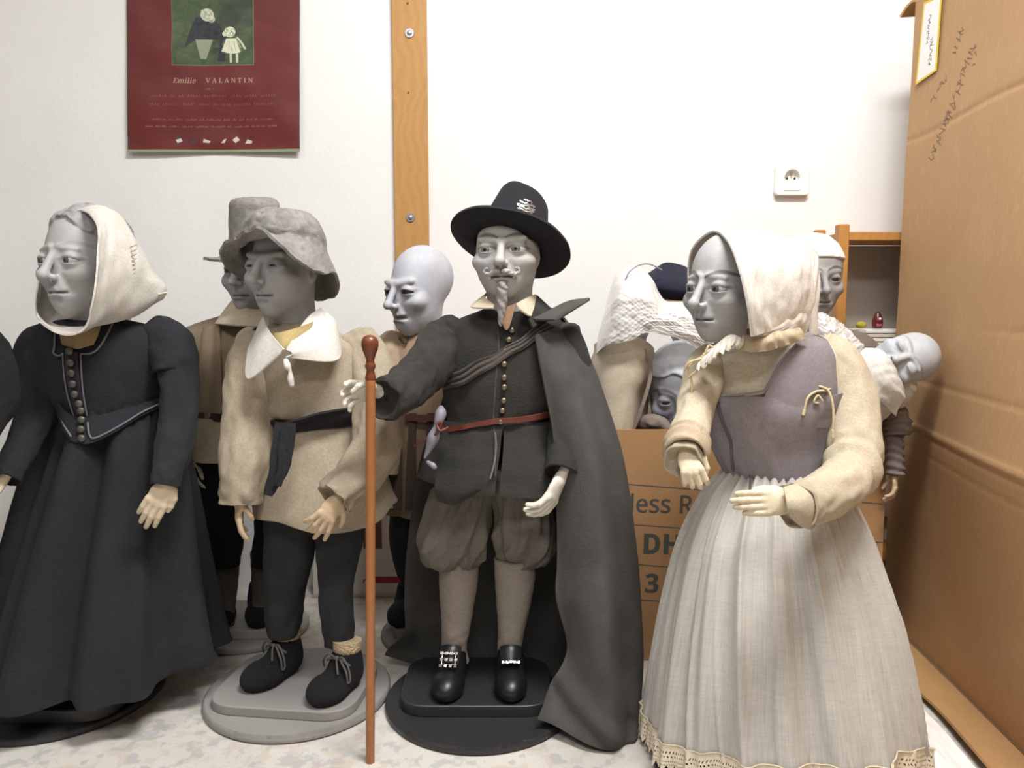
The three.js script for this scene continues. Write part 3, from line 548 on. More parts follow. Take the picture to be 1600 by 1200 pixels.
// ---------------------------------------------------------------- boxes, shelf, floor sheets
{ // the tall cardboard box at the right
  const A = V(0.8905, 0, -1.77), D = V(-0.0723, 0, 1).normalize(), Lp = 1.40, H = 1.405;      // far bottom corner, direction towards the viewer
  const nrm = V(-1, 0, -0.0723).normalize();
  const hit = (px, py) => { let t = 1.5; const d = P(px, py, -1).sub(camera.position); const o = camera.position; t = A.clone().sub(o).dot(nrm) / d.dot(nrm); const q = o.clone().addScaledVector(d, t); return [q.clone().sub(A).dot(D), q.y]; };
  const tex = canvasTex(1024, 1024, (g, w, h) => {
    g.fillStyle = '#b48f66'; g.fillRect(0, 0, w, h); const r = rng(77);
    for (let i = 0; i < 9000; i++) { g.fillStyle = r() < 0.5 ? 'rgba(225,190,145,0.10)' : 'rgba(160,120,80,0.10)'; g.fillRect(r() * w, r() * h, 1 + r() * 3, 3 + r() * 16); }
    for (let i = 0; i < 60; i++) { g.fillStyle = r() < 0.5 ? 'rgba(150,108,70,0.035)' : 'rgba(222,184,138,0.035)'; g.beginPath(); g.ellipse(r() * w, r() * h, 20 + r() * 90, 20 + r() * 60, 0, 0, 7); g.fill(); }
    const Q = (px, py) => { const [s, y] = hit(px, py); return [s / Lp * w, h - y / H * h]; };
    g.strokeStyle = 'rgba(70,52,40,0.62)'; g.lineWidth = 1.6; g.lineCap = 'round';
    const scrawl = (pts, size, dens) => { for (let i = 0; i + 1 < pts.length; i++) { const [x0, y0] = pts[i], [x1, y1] = pts[i + 1]; for (let k = 0; k < dens; k++) { const t = (k + r() * 0.4) / dens, x = lerp(x0, x1, t), y = lerp(y0, y1, t); g.beginPath(); for (let m = 0; m < 4; m++) { const q = Q(x + (r() - 0.5) * size, y + (r() - 0.5) * size * 1.3); m ? g.lineTo(...q) : g.moveTo(...q); } g.stroke(); } } };
    scrawl([[1461, 240], [1482, 190], [1497, 155], [1511, 105], [1528, 60]], 11, 6); scrawl([[1494, 75], [1511, 30]], 8, 5); scrawl([[1460, 155], [1487, 105]], 9, 5); scrawl([[1528, 95], [1532, 50]], 6, 3);
  });
  tex.wrapS = tex.wrapT = THREE.ClampToEdgeWrapping; tex.repeat.set(1 / Lp, 1 / H);
  const mat = std('#ffffff', { map: tex, roughness: 0.8, bumpMap: T.woolBump, bumpScale: 0.0002 });
  const t = thing('cardboard_box', 'very tall brown cardboard box with handwriting and a sticker filling the right edge', 'box', V(1.12, 0, -1.1));
  const panel = (O, dir, n, L, amp, seed, m, name = 'side_panel') => { const g = sheet((u, v) => {
    const y = v * H, q = O.clone().addScaledVector(dir, u * L); q.y = y;
    let d = (amp === 1 ? lerp(0.010, 0.075, sstep(0, 0.5, u)) * (y < 0.484 ? y / 0.484 : 1 - Math.pow((y - 0.484) / (H - 0.484), 0.9)) : 0) + amp * (0.006 * N(u * 2, v * 3, seed) + 0.0015 * N(u * 7, v * 9, seed + 3));
    d += -0.0022 * Math.exp(-Math.pow((y - 0.474) / 0.004, 2)) + 0.002 * Math.exp(-Math.pow((y - 0.486) / 0.005, 2)) - 0.0010 * Math.exp(-Math.pow((y - 0.436) / 0.003, 2));
    d += -0.0022 * Math.exp(-Math.pow((y - 1.107 - 0.02 * N(u * 3, 1, 1)) / 0.004, 2)) - 0.0015 * Math.exp(-Math.pow((y - 0.70) / 0.005, 2)) * sstep(0.25, 0.5, u) - 0.0012 * Math.exp(-Math.pow((y - 0.585) / 0.004, 2));
    q.addScaledVector(n, d); return q; }, 70, 260, 0.006); part(t, name, g, m); };
  panel(A, D, nrm, Lp, 1, 11, mat);
  const B = A.clone().add(V(0.55, 0, 0.04)), C = A.clone().addScaledVector(D, Lp);
  panel(A.clone().add(V(0.003, 0, 0)), V(0.997, 0, 0.0723).normalize(), V(0, 0, -1), 0.55, 0.4, 21, M.card, 'back_panel');
  panel(C.clone().add(V(0.003, 0, 0)), V(0.997, 0, 0.0723).normalize(), V(0, 0, 1), 0.55, 0.4, 31, M.card, 'front_panel');
  panel(B, D, V(1, 0, 0), Lp, 0.4, 41, M.card);
  // flaps hanging open at the top
  const fl = (a, b, c, d) => sheet((u, v) => { const p = a.clone().lerp(b, u), q = d.clone().lerp(c, u); return p.lerp(q, v).add(V(0, 0.004 * Math.sin(v * 3), 0)); }, 12, 12, 0.006);
  const T0 = A.clone().setY(H), T1 = C.clone().setY(H), T2 = B.clone().setY(H);
  part(t, 'top_flap', fl(T0.clone().add(V(-0.01, 0.004, 0)), T2, T2.clone().add(V(0, 0.06, -0.19)), P(1406, 27, -1.80)), M.cardEdge);
  part(t, 'top_flap', fl(T0.clone().add(V(-0.002, 0.003, 0.05)), T1, T1.clone().add(V(-0.12, 0.10, 0)), T0.clone().add(V(-0.02, 0.12, 0.05))), M.cardEdge);
  // the sticker
  const st = canvasTex(256, 768, (g, w, h) => { g.fillStyle = '#e2c21c'; g.fillRect(0, 0, w, h); g.fillStyle = '#efeeec'; g.fillRect(20, 22, w - 40, h - 44); g.strokeStyle = '#4a4a50'; g.lineWidth = 5; const r = rng(9); for (const [x, y0, y1] of [[95, 150, 400], [150, 380, 660]]) for (let y = y0; y < y1; y += 24) { g.beginPath(); g.moveTo(x + r() * 30, y); for (let m = 0; m < 3; m++) g.lineTo(x + r() * 45 - 8, y + r() * 30); g.stroke(); } });
  const q = [[1450, 4], [1479, -9], [1470, 110], [1436.5, 133]].map(([x, y]) => hit(x, y)).map(([s, y]) => A.clone().addScaledVector(D, s).setY(y).addScaledVector(nrm, 0.0085));
  const g = sheet((u, v) => q[3].clone().lerp(q[2], u).lerp(q[0].clone().lerp(q[1], u), v), 6, 12, 0.0006);
  { const uv = g.attributes.uv; let mu = 0, mv = 0; for (let i = 0; i < uv.count; i++) { mu = Math.max(mu, uv.getX(i)); mv = Math.max(mv, uv.getY(i)); } for (let i = 0; i < uv.count; i++) uv.setXY(i, uv.getX(i) / mu, uv.getY(i) / mv); }
  part(t, 'sticker', g, std('#ffffff', { map: st, roughness: 0.5 }), 'white sticker with a yellow border');
}
{ // the printed box that several puppets stand in
  const z = -1.55, x0 = P(926, 860, z).x, x1 = P(1379, 860, z).x, H = P(1000, 671.5, z).y, zb = -1.785, th = 0.005;
  const t = thing('cardboard_box', 'open brown cardboard box with grey printed lines and capitals holding puppets', 'box', V((x0 + x1) / 2, 0, (z + zb) / 2));
  const W = x1 - x0;
  const tex = canvasTex(1024, 1024, (g, w, h) => {
    g.fillStyle = '#a67f57'; g.fillRect(0, 0, w, h); const r = rng(31);
    for (let i = 0; i < 7000; i++) { g.fillStyle = r() < 0.5 ? 'rgba(215,175,130,0.09)' : 'rgba(140,100,64,0.09)'; g.fillRect(r() * w, r() * h, 1 + r() * 3, 3 + r() * 14); }
    const Q = (px, py) => { const p = P(px, py, z); return [(p.x - x0) / W * w, h - p.y / H * h]; };
    const pw = w / W / 1203 * 1.55, ph = h / H / 1203 * 1.55;
    g.strokeStyle = '#4b4b46'; g.lineWidth = 5;
    for (const [a, b] of [[755, 766], [818, 826], [880, 888], [935, 941]]) { g.beginPath(); g.moveTo(...Q(928, a - 2)); g.lineTo(...Q(1379, b + 22)); g.stroke(); }
    g.fillStyle = '#4b4b46';
    const txt = (s, px, py, cap, weight) => { const [x, y] = Q(px, py); g.save(); g.translate(x, y); g.scale(pw, ph); g.rotate(0.02); g.font = `${weight} ${cap / 0.72}px sans-serif`; g.fillText(s, 0, 0); g.strokeStyle = '#4b4b46'; g.lineWidth = 1.2; g.strokeText(s, 0, 0); g.restore(); };
    txt('less R', 982, 801, 29, 'normal'); txt('DH', 1002, 865, 33, 'bold'); txt('3', 1007, 926, 31, 'bold');
  });
  tex.repeat.set(1 / W, 1 / H);
  const front = sheet((u, v) => V(x0 + u * W, v * H, z - th / 2 + 0.003 * N(u * 3, v * 2, 3) * Math.sin(Math.PI * v)), 40, 30, th);
  part(t, 'front_panel', front, std('#ffffff', { map: tex, roughness: 0.85 }), 'front printed with grey lines and lettering');
  part(t, 'side_panel', metricUV(box(x0, x0 + th, 0, H, zb, z - th)), M.card); part(t, 'side_panel', metricUV(box(x1 - th, x1, 0, H, zb, z - th)), M.card);
  part(t, 'back_panel', metricUV(box(x0 + th, x1 - th, 0, H, zb, zb + th)), M.card);
}
{ // the white box by the wall
  const z = -1.90, x0 = P(488, 860, z).x, x1 = P(720, 860, z).x, H = P(600, 760, z).y, W = x1 - x0, y0 = 0.012;
  const t = thing('white_box', 'white cardboard box with a red stripe and brown tape against the wall', 'box', V((x0 + x1) / 2, 0, z - 0.03));
  const tex = canvasTex(512, 512, (g, w, h) => {
    g.fillStyle = '#dcd7d0'; g.fillRect(0, 0, w, h); const Q = (px, py) => { const p = P(px, py, z); return [(p.x - x0) / W * w, h - (p.y - y0) / (H - y0) * h]; };
    g.fillStyle = '#a8343a'; const a = Q(583, 901), b = Q(720, 911); g.fillRect(a[0], a[1], b[0] - a[0], b[1] - a[1]);
    g.font = 'italic bold 34px sans-serif'; const c = Q(581, 911); g.textAlign = 'right'; g.fillText('re', c[0], c[1]);
  }); tex.repeat.set(1 / W, 1 / (H - y0));
  part(t, 'front_panel', sheet((u, v) => V(x0 + u * W, lerp(y0, H, v), z - 0.002), 6, 6, 0.004), std('#ffffff', { map: tex, roughness: 0.6 }));
  part(t, 'carton', metricUV(box(x0, x1, y0, H, WZ + 0.005, z - 0.004)), std('#dcd7d0', { roughness: 0.7 }));
  part(t, 'bottom_flap', metricUV(box(x0 - 0.005, x1 + 0.005, 0, 0.005, WZ + 0.005, z + 0.004)), std('#b7b0a6')); part(t, 'bottom_flap', metricUV(box(x0, x1, 0.006, 0.0115, WZ + 0.005, z + 0.001)), std('#cfc9c1'));
  const a = P(566, 762, z), b = P(597, 857, z); part(t, 'tape', box(a.x, b.x, b.y, H + 0.0005, z, z + 0.0008), std('#6b4526', { roughness: 0.35 }), 'brown packing tape');
}
{ // shelf unit beside the tall box
  const zf = -1.79, zr = -1.945, xl = P(1308, 430, zf).x, xr = P(1325, 430, zf).x, pw = xr - xl, top = P(1316, 350, zf).y, X1 = 1.45;
  const t = thing('shelf_unit', 'orange brown wooden shelf unit beside the tall cardboard box', 'shelf', V((xl + X1) / 2, 0, (zf + zr) / 2));
  for (const [x, z] of [[xl, zf - pw], [xl, zr - 0.0], [X1 - pw, zf - pw], [X1 - pw, zr]]) part(t, 'post', metricUV(box(x, x + pw, 0, top, z, z + pw * (z === zr ? 0.8 : 1), 0.003)), M.shelfWood);
  const rt = P(1350, 362, zf).y, rb = P(1350, 375.5, zf).y;
  part(t, 'top_board', metricUV(box(xl + pw, X1 - pw, rb, rt, zr, zf - 0.002, 0.002)), M.shelfWood);
  part(t, 'side_rail', metricUV(box(xl + 0.004, xl + pw - 0.004, rb - 0.004, rt - 0.002, zr + pw * 0.8, zf - pw, 0.002)), M.shelfWood);
  const sb = P(1360, 541, zf).y;
  part(t, 'shelf_board', metricUV(box(xl + 0.002, X1, sb - 0.018, sb, zr, zf - 0.003, 0.002)), M.shelfWood);
  part(t, 'back_panel', metricUV(box(xl + pw, X1 - pw, 0.2, rb - 0.001, zr - 0.006, zr)), std('#bdb3a8', { map: T.wall }));
  part(t, 'shelf_board', metricUV(box(xl + 0.002, X1, 0.12, 0.138, zr, zf - 0.003, 0.002)), M.shelfWood);
  // stack of boards, red ornament, yellow thing
  const zc = -1.87; let y = sb + 0.0005; const r = rng(3);
  for (let i = 0; i < 4; i++) { const h = 0.0075, dx = (r() - 0.5) * 0.01; single('white_board', ['lowest white board of the small stack on the shelf', 'second lowest white board of the small stack on the shelf', 'second highest white board of the small stack on the shelf', 'topmost white board of the small stack under the red ornament'][i], 'board', box(P(1338, 520, zc).x + dx, 0.98 + dx, y, y + h, zc - 0.055, zc + 0.06, 0.0008), std(['#cfc8be', '#e3ded6', '#cac3ba', '#e8e3db'][i], { roughness: 0.8 }), 'white boards stacked on the shelf'); y += h + 0.0022; }
  const p = P(1371, 505, zc); const hh = P(1371, 486, zc).y - y;
  const o = new THREE.LatheGeometry([[0, 0], [0.011, 0], [0.0118, 0.10], [0.0125, 0.35], [0.0105, 0.6], [0.0065, 0.85], [0.002, 0.98], [0, 1]].map(([a, b]) => new THREE.Vector2(a, b * hh)), 24); o.translate(p.x, y, zc);
  const g = thing('ornament', 'dark red pointed ornament standing on the white boards', 'ornament', V(p.x, y, zc)); const body = part(g, 'body', o, std('#5d1c1c', { roughness: 0.3 }));
  const e = new THREE.SphereGeometry(0.0035, 12, 8); e.translate(p.x + 0.001, y + hh * 0.55, zc + 0.0105); part(g, 'white_spot', e, std('#e8dcd6', { roughness: 0.4 }));
  const f = new THREE.SphereGeometry(0.008, 14, 10); f.scale(0.9, 0.8, 0.3); f.translate(p.x, y + hh * 0.22, zc + 0.0098); part(g, 'pink_panel', f, std('#a05a62', { roughness: 0.4 }));
  const yb = P(1338, 516, zc); const q = new THREE.SphereGeometry(0.017, 20, 14); q.scale(0.75, 0.5, 0.7); q.translate(yb.x + 0.002, y + 0.0085, zc + 0.02);
  single('yellow_pincushion', 'small yellow green rounded cushion on the white boards beside the post', 'cushion', q, std('#a2983c', { roughness: 0.9 }));
}
{ // cardboard strip and white plastic sheet on the floor at the right
  const f = (x, y) => { let Z = -1.2; for (let k = 0; k < 30; k++) { const q = P(x, y, Z); Z += (q.y) * -1.2 * -1; Z = clamp(Z, -2.2, -0.5); } return V(P(x, y, Z).x, 0, Z); };
  const x0 = 0.70;
  const g1 = sheet((u, v) => { const z = lerp(-1.66, -0.75, v), w = 0.868 - 0.072 * (1.5 + z) - 0.007, x = lerp(w - 0.085 - 0.012 * N(v * 4, 1, 2), w, u); return V(x, 0.007 + 0.02 * Math.pow(1 - u, 2) * (0.3 + 0.7 * sstep(0.2, 0.7, v)), z); }, 10, 40, 0.005);
  single('cardboard_strip', 'bent tan cardboard strip on the floor along the tall box', 'cardboard', g1, M.card);
  const g2 = sheet((u, v) => { const z = lerp(-1.50, -0.86, v), x = lerp(0.60, 0.868 - 0.072 * (1.5 + z) - 0.108, u); return V(x, 0.006 + 0.006 * (1 + N(u * 4, v * 6, 4)) + 0.003 * (1 + N(u * 11, v * 14, 8)), z); }, 40, 60, 0.0012);
  single('plastic_sheet', 'crumpled white plastic sheet on the floor right of the apron', 'sheet', g2, std('#ece6e2', { roughness: 0.4 }));
  const g3 = sheet((u, v) => { const z = lerp(-1.02, -0.8, v), x = lerp(0.53, 0.74, u) - 0.02 * v; return V(x, 0.027 + 0.003 * N(u * 3, v * 3, 1), z); }, 14, 14, 0.005);
  single('cardboard_flap', 'tan cardboard flap lying on the white plastic sheet by the lace hem', 'cardboard', g3, M.card);
}

// ---------------------------------------------------------------- the puppets in front
const wrinkle = (amp, fl, seed) => (t, v) => amp * (N(Math.cos(t) * 1.6 + seed, v * fl, Math.sin(t) * 1.6) + 0.5 * N(Math.cos(t) * 3 + seed, v * fl * 2.2, Math.sin(t) * 3));
const slack = (amp, seed, f = 9) => (w, u, v) => { const n = N(u * f * 0.6 + seed, v * f * 0.35, seed), m = N(u * f * 1.4, v * f * 0.8, seed + 4); w.z += amp * (n + 0.5 * m); w.x += amp * 0.5 * n; };
function lay(L, pts, off) { return pts.map(([x, y, o]) => L.front(x, y, o ?? off)); }

// --- the man in the black hat
{
  const z0 = -1.39, st = P(750, 1098, -1.38); st.y = 0;
  const t = thing('puppet', 'bearded puppet man in a tall black hat and dark cape holding a stick', 'puppet', V(st.x, 0, st.z));
  stand(t, st, 0.176, M.standBlack, { w: 0.135, d: 0.093, dz: -0.015, dx: -0.006, h: 0.016 });
  const fy = 0.0365;
  // shoes, stockings, breeches
  for (const [hx, hy, tx, ty, k] of [[712, 1042, 694, 1100, 0], [797, 1045, 799, 1103, 1]]) {
    const H = P(hx, hy, -1.425), To = P(tx, ty, -1.30); H.y = To.y = fy;
    const s = shoe(t, H, To, 0.056, 0.072, M.blackLeather);
    // tongue and buckle on the instep
    const q = (x, y, z) => V(x, y, z).applyMatrix4(s.shoeMatrix);
    const L = H.distanceTo(To);
    const tg = strip([q(-0.019, 0.074, 0.047), q(-0.019, 0.068, 0.055), q(-0.017, 0.05, 0.07)], [q(0.019, 0.074, 0.047), q(0.019, 0.068, 0.055), q(0.017, 0.05, 0.07)], 14, 8, 0.003, (w, u) => { w.y += 0.006 * Math.sin(Math.PI * u); w.z += 0.006 * Math.sin(Math.PI * u); });
    part(s, 'tongue', tg, M.blackLeather);
    const bars = []; const bz = u => 0.066 - 0.003 * u;
    const nb = k ? 3 : 9; const r = rng(14 + k);
    for (let i = 0; i < (k ? 5 : 12); i++) { const cx = (k ? -0.014 + 0.007 * i : -0.0135 + 0.009 * (i % 4)), cy = k ? 0.058 + 0.001 * (r() - 0.5) : 0.070 - 0.0085 * Math.floor(i / 4); const g = new RoundedBoxGeometry(0.0062, k ? 0.005 : 0.0058, 0.003, 2, 0.001); g.rotateZ((r() - 0.5) * 0.5); g.rotateX(-0.7 + (r() - 0.5) * 0.5); g.translate(cx, cy + 0.002, 0.0665 + (0.072 - cy) * 0.85 + 0.0035 * Math.cos(cx / 0.02)); bars.push(g); }
    if (!k) { const fr = new THREE.TorusGeometry(0.0165, 0.0014, 8, 4); fr.rotateZ(Math.PI / 4); fr.scale(1.05, 0.82, 1); fr.rotateX(-0.7); fr.translate(0, 0.0635, 0.076); bars.push(fr.toNonIndexed ? fr : fr); }
    const bg = mergeGeometries(bars.map(b => { const c = b.index ? b.toNonIndexed() : b; for (const n of Object.keys(c.attributes)) if (!['position', 'normal', 'uv'].includes(n)) c.deleteAttribute(n); return c; }));
    bg.applyMatrix4(s.shoeMatrix); part(s, 'buckle', bg, M.silver, k ? 'worn silver buckle' : 'square silver buckle');
  }
  const SL = loftOf([[872, 686, 748, 0.95], [905, 686, 747, 1], [945, 688, 741, 1], [985, 690, 734, 1], [1012, 690, 729, 1], [1034, 688, 733, 1]], -1.40, 1);
  part(t, 'stocking', loftGeo(SL, 40, 60, (a, v) => 0.0012 * N(Math.cos(a) * 2, v * 16, Math.sin(a) * 2) + 0.0014 * sstep(0.72, 0.95, v) * N(Math.cos(a) * 2.5, v * 42, 3)), M.stocking);
  const SR = loftOf([[872, 772, 836, 0.95], [905, 773, 836, 1], [945, 776, 829, 1], [985, 778, 820, 1], [1015, 777, 815, 1], [1036, 775, 818, 1]], -1.40, 1);
  part(t, 'stocking', loftGeo(SR, 40, 60, (a, v) => 0.0012 * N(Math.cos(a) * 2 + 5, v * 16, Math.sin(a) * 2) + 0.0014 * sstep(0.7, 0.95, v) * N(Math.cos(a) * 2.5, v * 38, 8)), M.stocking);
  const fold = (seed, am) => (a, v) => am * (0.9 * N(Math.cos(a - 0.5) * 2.2 + v * 2.4 + seed, v * 3.2, Math.sin(a) * 2.2) - 0.9 * Math.pow(Math.abs(N(Math.cos(a) * 2 + seed, v * 3.5 + Math.cos(a) * 1.6, 4)), 0.5)) * sstep(0, 0.12, v);
  const BL = loftOf([[730, 694, 772, 0.7], [760, 676, 776, 0.72], [795, 660, 774, 0.75], [830, 651, 770, 0.8], [856, 649, 764, 0.8], [874, 656, 758, 0.8], [884, 676, 752, 0.8], [884, 690, 744, 0.85]], -1.395, 0.7);
  part(t, 'breeches', loftGeo(BL, 72, 60, fold(3, 0.014)), M.breeches);
  const BR = loftOf([[730, 768, 856, 0.7], [760, 766, 864, 0.72], [800, 766, 868, 0.75], [835, 768, 870, 0.8], [858, 770, 868, 0.8], [872, 778, 864, 0.8], [882, 786, 856, 0.8], [881, 792, 846, 0.8]], -1.395, 0.7);
  part(t, 'breeches', loftGeo(BR, 72, 60, fold(9, 0.014)), M.breeches);
  // doublet
  const D = loftOf([[476, 770, 838, 0.7], [488, 742, 858, 0.58], [500, 716, 876, 0.52], [520, 700, 886, 0.54], [550, 693, 890, 0.58], [590, 692, 886, 0.62], [630, 695, 874, 0.64], [652, 697, 866, 0.66], [672, 694, 868, 0.66]], z0, 0.6);
  const dbl = part(t, 'doublet', loftGeo(D, 80, 60, (a, v) => 0.005 * N(Math.cos(a) * 2.2, v * 5, Math.sin(a) * 2) + 0.0018 * N(Math.cos(a) * 5, v * 3, 6) * sstep(0.3, 0.9, v)), M.doublet);
  // flared lower doublet, open in front; under tab
  const SK = loftOf([[654, 696, 867, 0.66], [690, 684, 874, 0.7], [722, 670, 880, 0.74], [748, 662, 884, 0.76]], z0, 0.7);
  const skirt = sheet((u, v) => { const a = Math.PI * 1.52 + 0.018 + u * (Math.PI * 2 - 0.036 - 0.03 * v), r = SK.at(v), d = 0.004 + 0.006 * v * Math.sin(a * 6 + 1) + 0.003 * N(a * 2, v * 4, 2); return V(r[0] + Math.cos(a) * (r[3] + d), r[1] + v * v * (0.012 * Math.cos(a + 0.3) * -1 - 0.004), r[2] - Math.sin(a) * (r[4] + d)); }, 110, 24, 0.004);
  part(t, 'doublet_skirt', skirt, M.doublet, 'flared lower doublet with a front slit');
  const tab = patch([[[684, 738, -1.30], [722, 742, -1.265], [762, 742, -1.27]], [[680, 762, -1.29], [718, 770, -1.26], [752, 764, -1.265]], [[684, 782, -1.29], [706, 789, -1.27], [726, 781, -1.27]]], 16, 16, 0.003);
  part(t, 'doublet_tab', tab, M.doublet);
  const edge = cord([[774, 676], [775, 700], [772, 725], [766, 748]].map(([x, y]) => { const q = SK.front(x, y, 0.012); return q; }), 0.0016); part(t, 'front_edge', edge, M.piping);
  const seam = cord([[783, 512], [784, 545], [780, 590], [777, 630], [776, 652], [778, 690], [779, 744]].map(([x, y]) => (y < 655 ? D : SK).front(x - 5, y, y < 655 ? 0.001 : 0.009)), 0.0013, 60); part(t, 'placket', seam, M.sash);
  for (const [x, y] of [[800, 516], [795, 531], [789, 548], [788, 569], [788, 590], [788, 605], [787, 626], [785, 642], [782, 659]]) button(dbl, D.front(x, y, y > 655 ? 0.011 : 0.004), 0.0054, M.brass);
  // belt and cross belt
  const bl = [[686, 664], [698, 667], [715, 665], [740, 660], [775, 654], [810, 652], [846, 646], [866, 641]];
  const beltA = lay(D, bl, 0.012), beltB = lay(D, bl.map(([x, y]) => [x, y + 8]), 0.012);
  part(t, 'belt', strip(beltA, beltB, 60, 4, 0.004, (w, u, v) => { w.z += 0.001 * Math.sin(v * 40); }), M.belt, 'narrow red brown leather belt');
  const end = cord([P(700, 668, -1.29), P(688, 673, -1.285), P(683, 664, -1.29), P(690, 660, -1.29), P(683, 676, -1.29), P(668, 684, -1.30), P(648, 697, -1.31)], 0.0022, 60); part(t, 'belt_end', end, M.belt);
  const sA = lay(D, [[691, 590], [715, 580], [745, 564], [775, 550], [800, 537], [826, 520], [850, 500]], 0.006), sB = lay(D, [[692, 610], [718, 602], [748, 588], [778, 568], [806, 551], [834, 532], [866, 510]], 0.006);
  part(t, 'sash', strip(sA, sB, 50, 14, 0.003, (w, u, v) => { w.z += 0.003 * Math.sin(u * 17 + v * 2.5) * (0.6 + 0.4 * Math.sin(v * 9)); w.y += 0.0015 * Math.sin(v * 23); }), M.sash, 'narrow brown grey sash across the chest');
  // the dagger at the hip
  const dg = limb([[P(689, 636, -1.315), 0.004], [P(689, 645, -1.305), 0.0095], [P(686, 656, -1.30), 0.0085], [P(682, 668, -1.30), 0.006], [P(677, 684, -1.30), 0.0105], [P(670, 702, -1.30), 0.006], [P(664, 715, -1.30), 0.0025]], 20, 40); part(t, 'dagger', dg, std('#827e8a', { roughness: 0.55, bumpMap: T.paint, bumpScale: 0.0005 }), 'lilac grey dagger with a rounded hilt');
  const dt = limb([[P(668, 722, -1.295), 0.003], [P(676, 727, -1.285), 0.005], [P(680, 731, -1.285), 0.0035]], 12, 10); part(t, 'dagger_tip', dt, std('#8a8692', { roughness: 0.5 }));
  // sleeves and hands
  part(t, 'sleeve', limb([[P(718, 515, -1.40), 0.034], [P(694, 535, -1.39), 0.043], [P(672, 566, -1.35), 0.042], [P(650, 592, -1.31), 0.040], [P(628, 612, -1.265), 0.037], [P(606, 622, -1.215), 0.034], [P(597, 624, -1.20), 0.032]], 40, 70, wrinkle(0.007, 7, 2), { cuff: true }), M.doublet, 'outstretched sleeve');
  part(t, 'shoulder_cap', patch([[[688, 498, -1.41], [676, 520, -1.37], [690, 560, -1.345], [700, 572, -1.34]], [[668, 512, -1.40], [652, 528, -1.345], [672, 556, -1.325], [692, 566, -1.325]].map(a => a)], 12, 8, 0.004), M.doublet);
  part(t, 'sleeve', limb([[P(872, 520, -1.40), 0.04], [P(888, 570, -1.395), 0.042], [P(893, 630, -1.375), 0.038], [P(886, 690, -1.335), 0.034], [P(876, 738, -1.30), 0.029]], 32, 50, wrinkle(0.003, 8, 5), { cuff: true }), M.doublet);
  hand(t, P(878, 742, -1.297), V(-0.42, -0.86, 0.20), V(0.78, -0.3, 0.62), 0.102, M.handPale, { side: -1, curl: [0.42, 0.46, 0.48, 0.46], spread: 0.06, thumb: [[0.12, 0.12, -0.05], [0.2, 0.28, -0.2], [0.17, 0.36, -0.34], [0.13, 0.40, -0.46]] }, 'pale hanging hand with curled fingers');
  hand(t, P(604, 614, -1.222), V(-0.97, 0.06, 0.02), V(0.30, 0.28, -0.9), 0.088, M.handPale, { side: -1, curl: [0.62, 0.62, 0.62, 0.62], spread: 0.09, thumb: [[0.12, 0.14, -0.05], [0.26, 0.3, -0.14], [0.22, 0.46, -0.24], [0.12, 0.56, -0.28]] }, 'pale hand closed around the stick');
  // shirt collar
  const colLeft = patch([[[767, 455, -1.40], [757, 463, -1.36], [772, 476, -1.32]], [[752, 468, -1.40], [736, 480, -1.345], [770, 482, -1.312]]], 12, 8, 0.003);
  part(t, 'collar', colLeft, M.collarCream);
  part(t, 'collar', patch([[[806, 475, -1.315], [822, 466, -1.34], [836, 460, -1.39]], [[812, 484, -1.308], [832, 494, -1.325], [842, 470, -1.385]]], 12, 8, 0.003), M.collarCream);
  part(t, 'shirt_front', patch([[[776, 478, -1.335], [790, 480, -1.325], [806, 474, -1.33]], [[782, 496, -1.322], [792, 502, -1.316], [801, 494, -1.32]], [[788, 512, -1.316], [792, 516, -1.313], [796, 511, -1.314]]], 10, 10, 0.003), std('#90725a', { map: T.linen, roughness: 1 }));
  part(t, 'doublet_collar', patch([[[838, 462, -1.39], [836, 480, -1.34], [826, 500, -1.315]], [[866, 488, -1.40], [852, 500, -1.345], [832, 512, -1.312]]], 12, 8, 0.004), M.doublet);
  // cape
  const cape = patch([
    [[712, 506, -1.455], [780, 478, -1.465], [842, 474, -1.445], [884, 500, -1.405], [868, 512, -1.355], [836, 524, -1.318]],
    [[702, 556, -1.475], [786, 540, -1.495], [866, 530, -1.47], [915, 548, -1.405], [884, 556, -1.335], [842, 562, -1.312]],
    [[692, 620, -1.49], [790, 600, -1.515], [884, 600, -1.49], [940, 610, -1.41], [902, 612, -1.315], [850, 606, -1.312]],
    [[655, 720, -1.50], [780, 720, -1.525], [896, 720, -1.50], [972, 720, -1.415], [928, 722, -1.29], [864, 700, -1.315]],
    [[634, 860, -1.50], [770, 860, -1.53], [900, 860, -1.50], [992, 860, -1.40], [938, 866, -1.27], [868, 860, -1.325]],
    [[630, 940, -1.50], [765, 940, -1.52], [905, 950, -1.49], [998, 950, -1.385], [944, 950, -1.25], [866, 930, -1.32]],
    [[630, 985, -1.50], [760, 990, -1.52], [910, 1000, -1.48], [1001, 1030, -1.37], [948, 1040, -1.235], [884, 1008, -1.31]],
    [[606, 1010, -1.52], [745, 1042, -1.50], [892, 1046, -1.46], [992, 1100, -1.325], [958, 1130, -1.22], [862, 1062, -1.285]],
    [[600, 1022, -1.515], [735, 1058, -1.475], [880, 1062, -1.43], [985, 1142, -1.28], [952, 1172, -1.215], [838, 1122, -1.262]]],
    120, 110, 0.0035, false, (w, u, v) => {
      const e = sstep(0.08, 0.6, v); const f = Math.sin(u * 31 + 1.2 * Math.sin(v * 3) + 0.5) * 0.006 + Math.sin(u * 57 + v * 2) * 0.0025; w.z += e * f + 0.003 * N(u * 7, v * 5, 3); w.x += 0.4 * e * f;
      const b = Math.exp(-Math.pow((v - 0.90) / 0.05, 2)) * sstep(0.55, 0.75, u); w.z += 0.012 * b * Math.sin(u * 22 + v * 30); if (w.y < 0.004) w.y = 0.004; });
  part(t, 'cape', cape, M.cape);
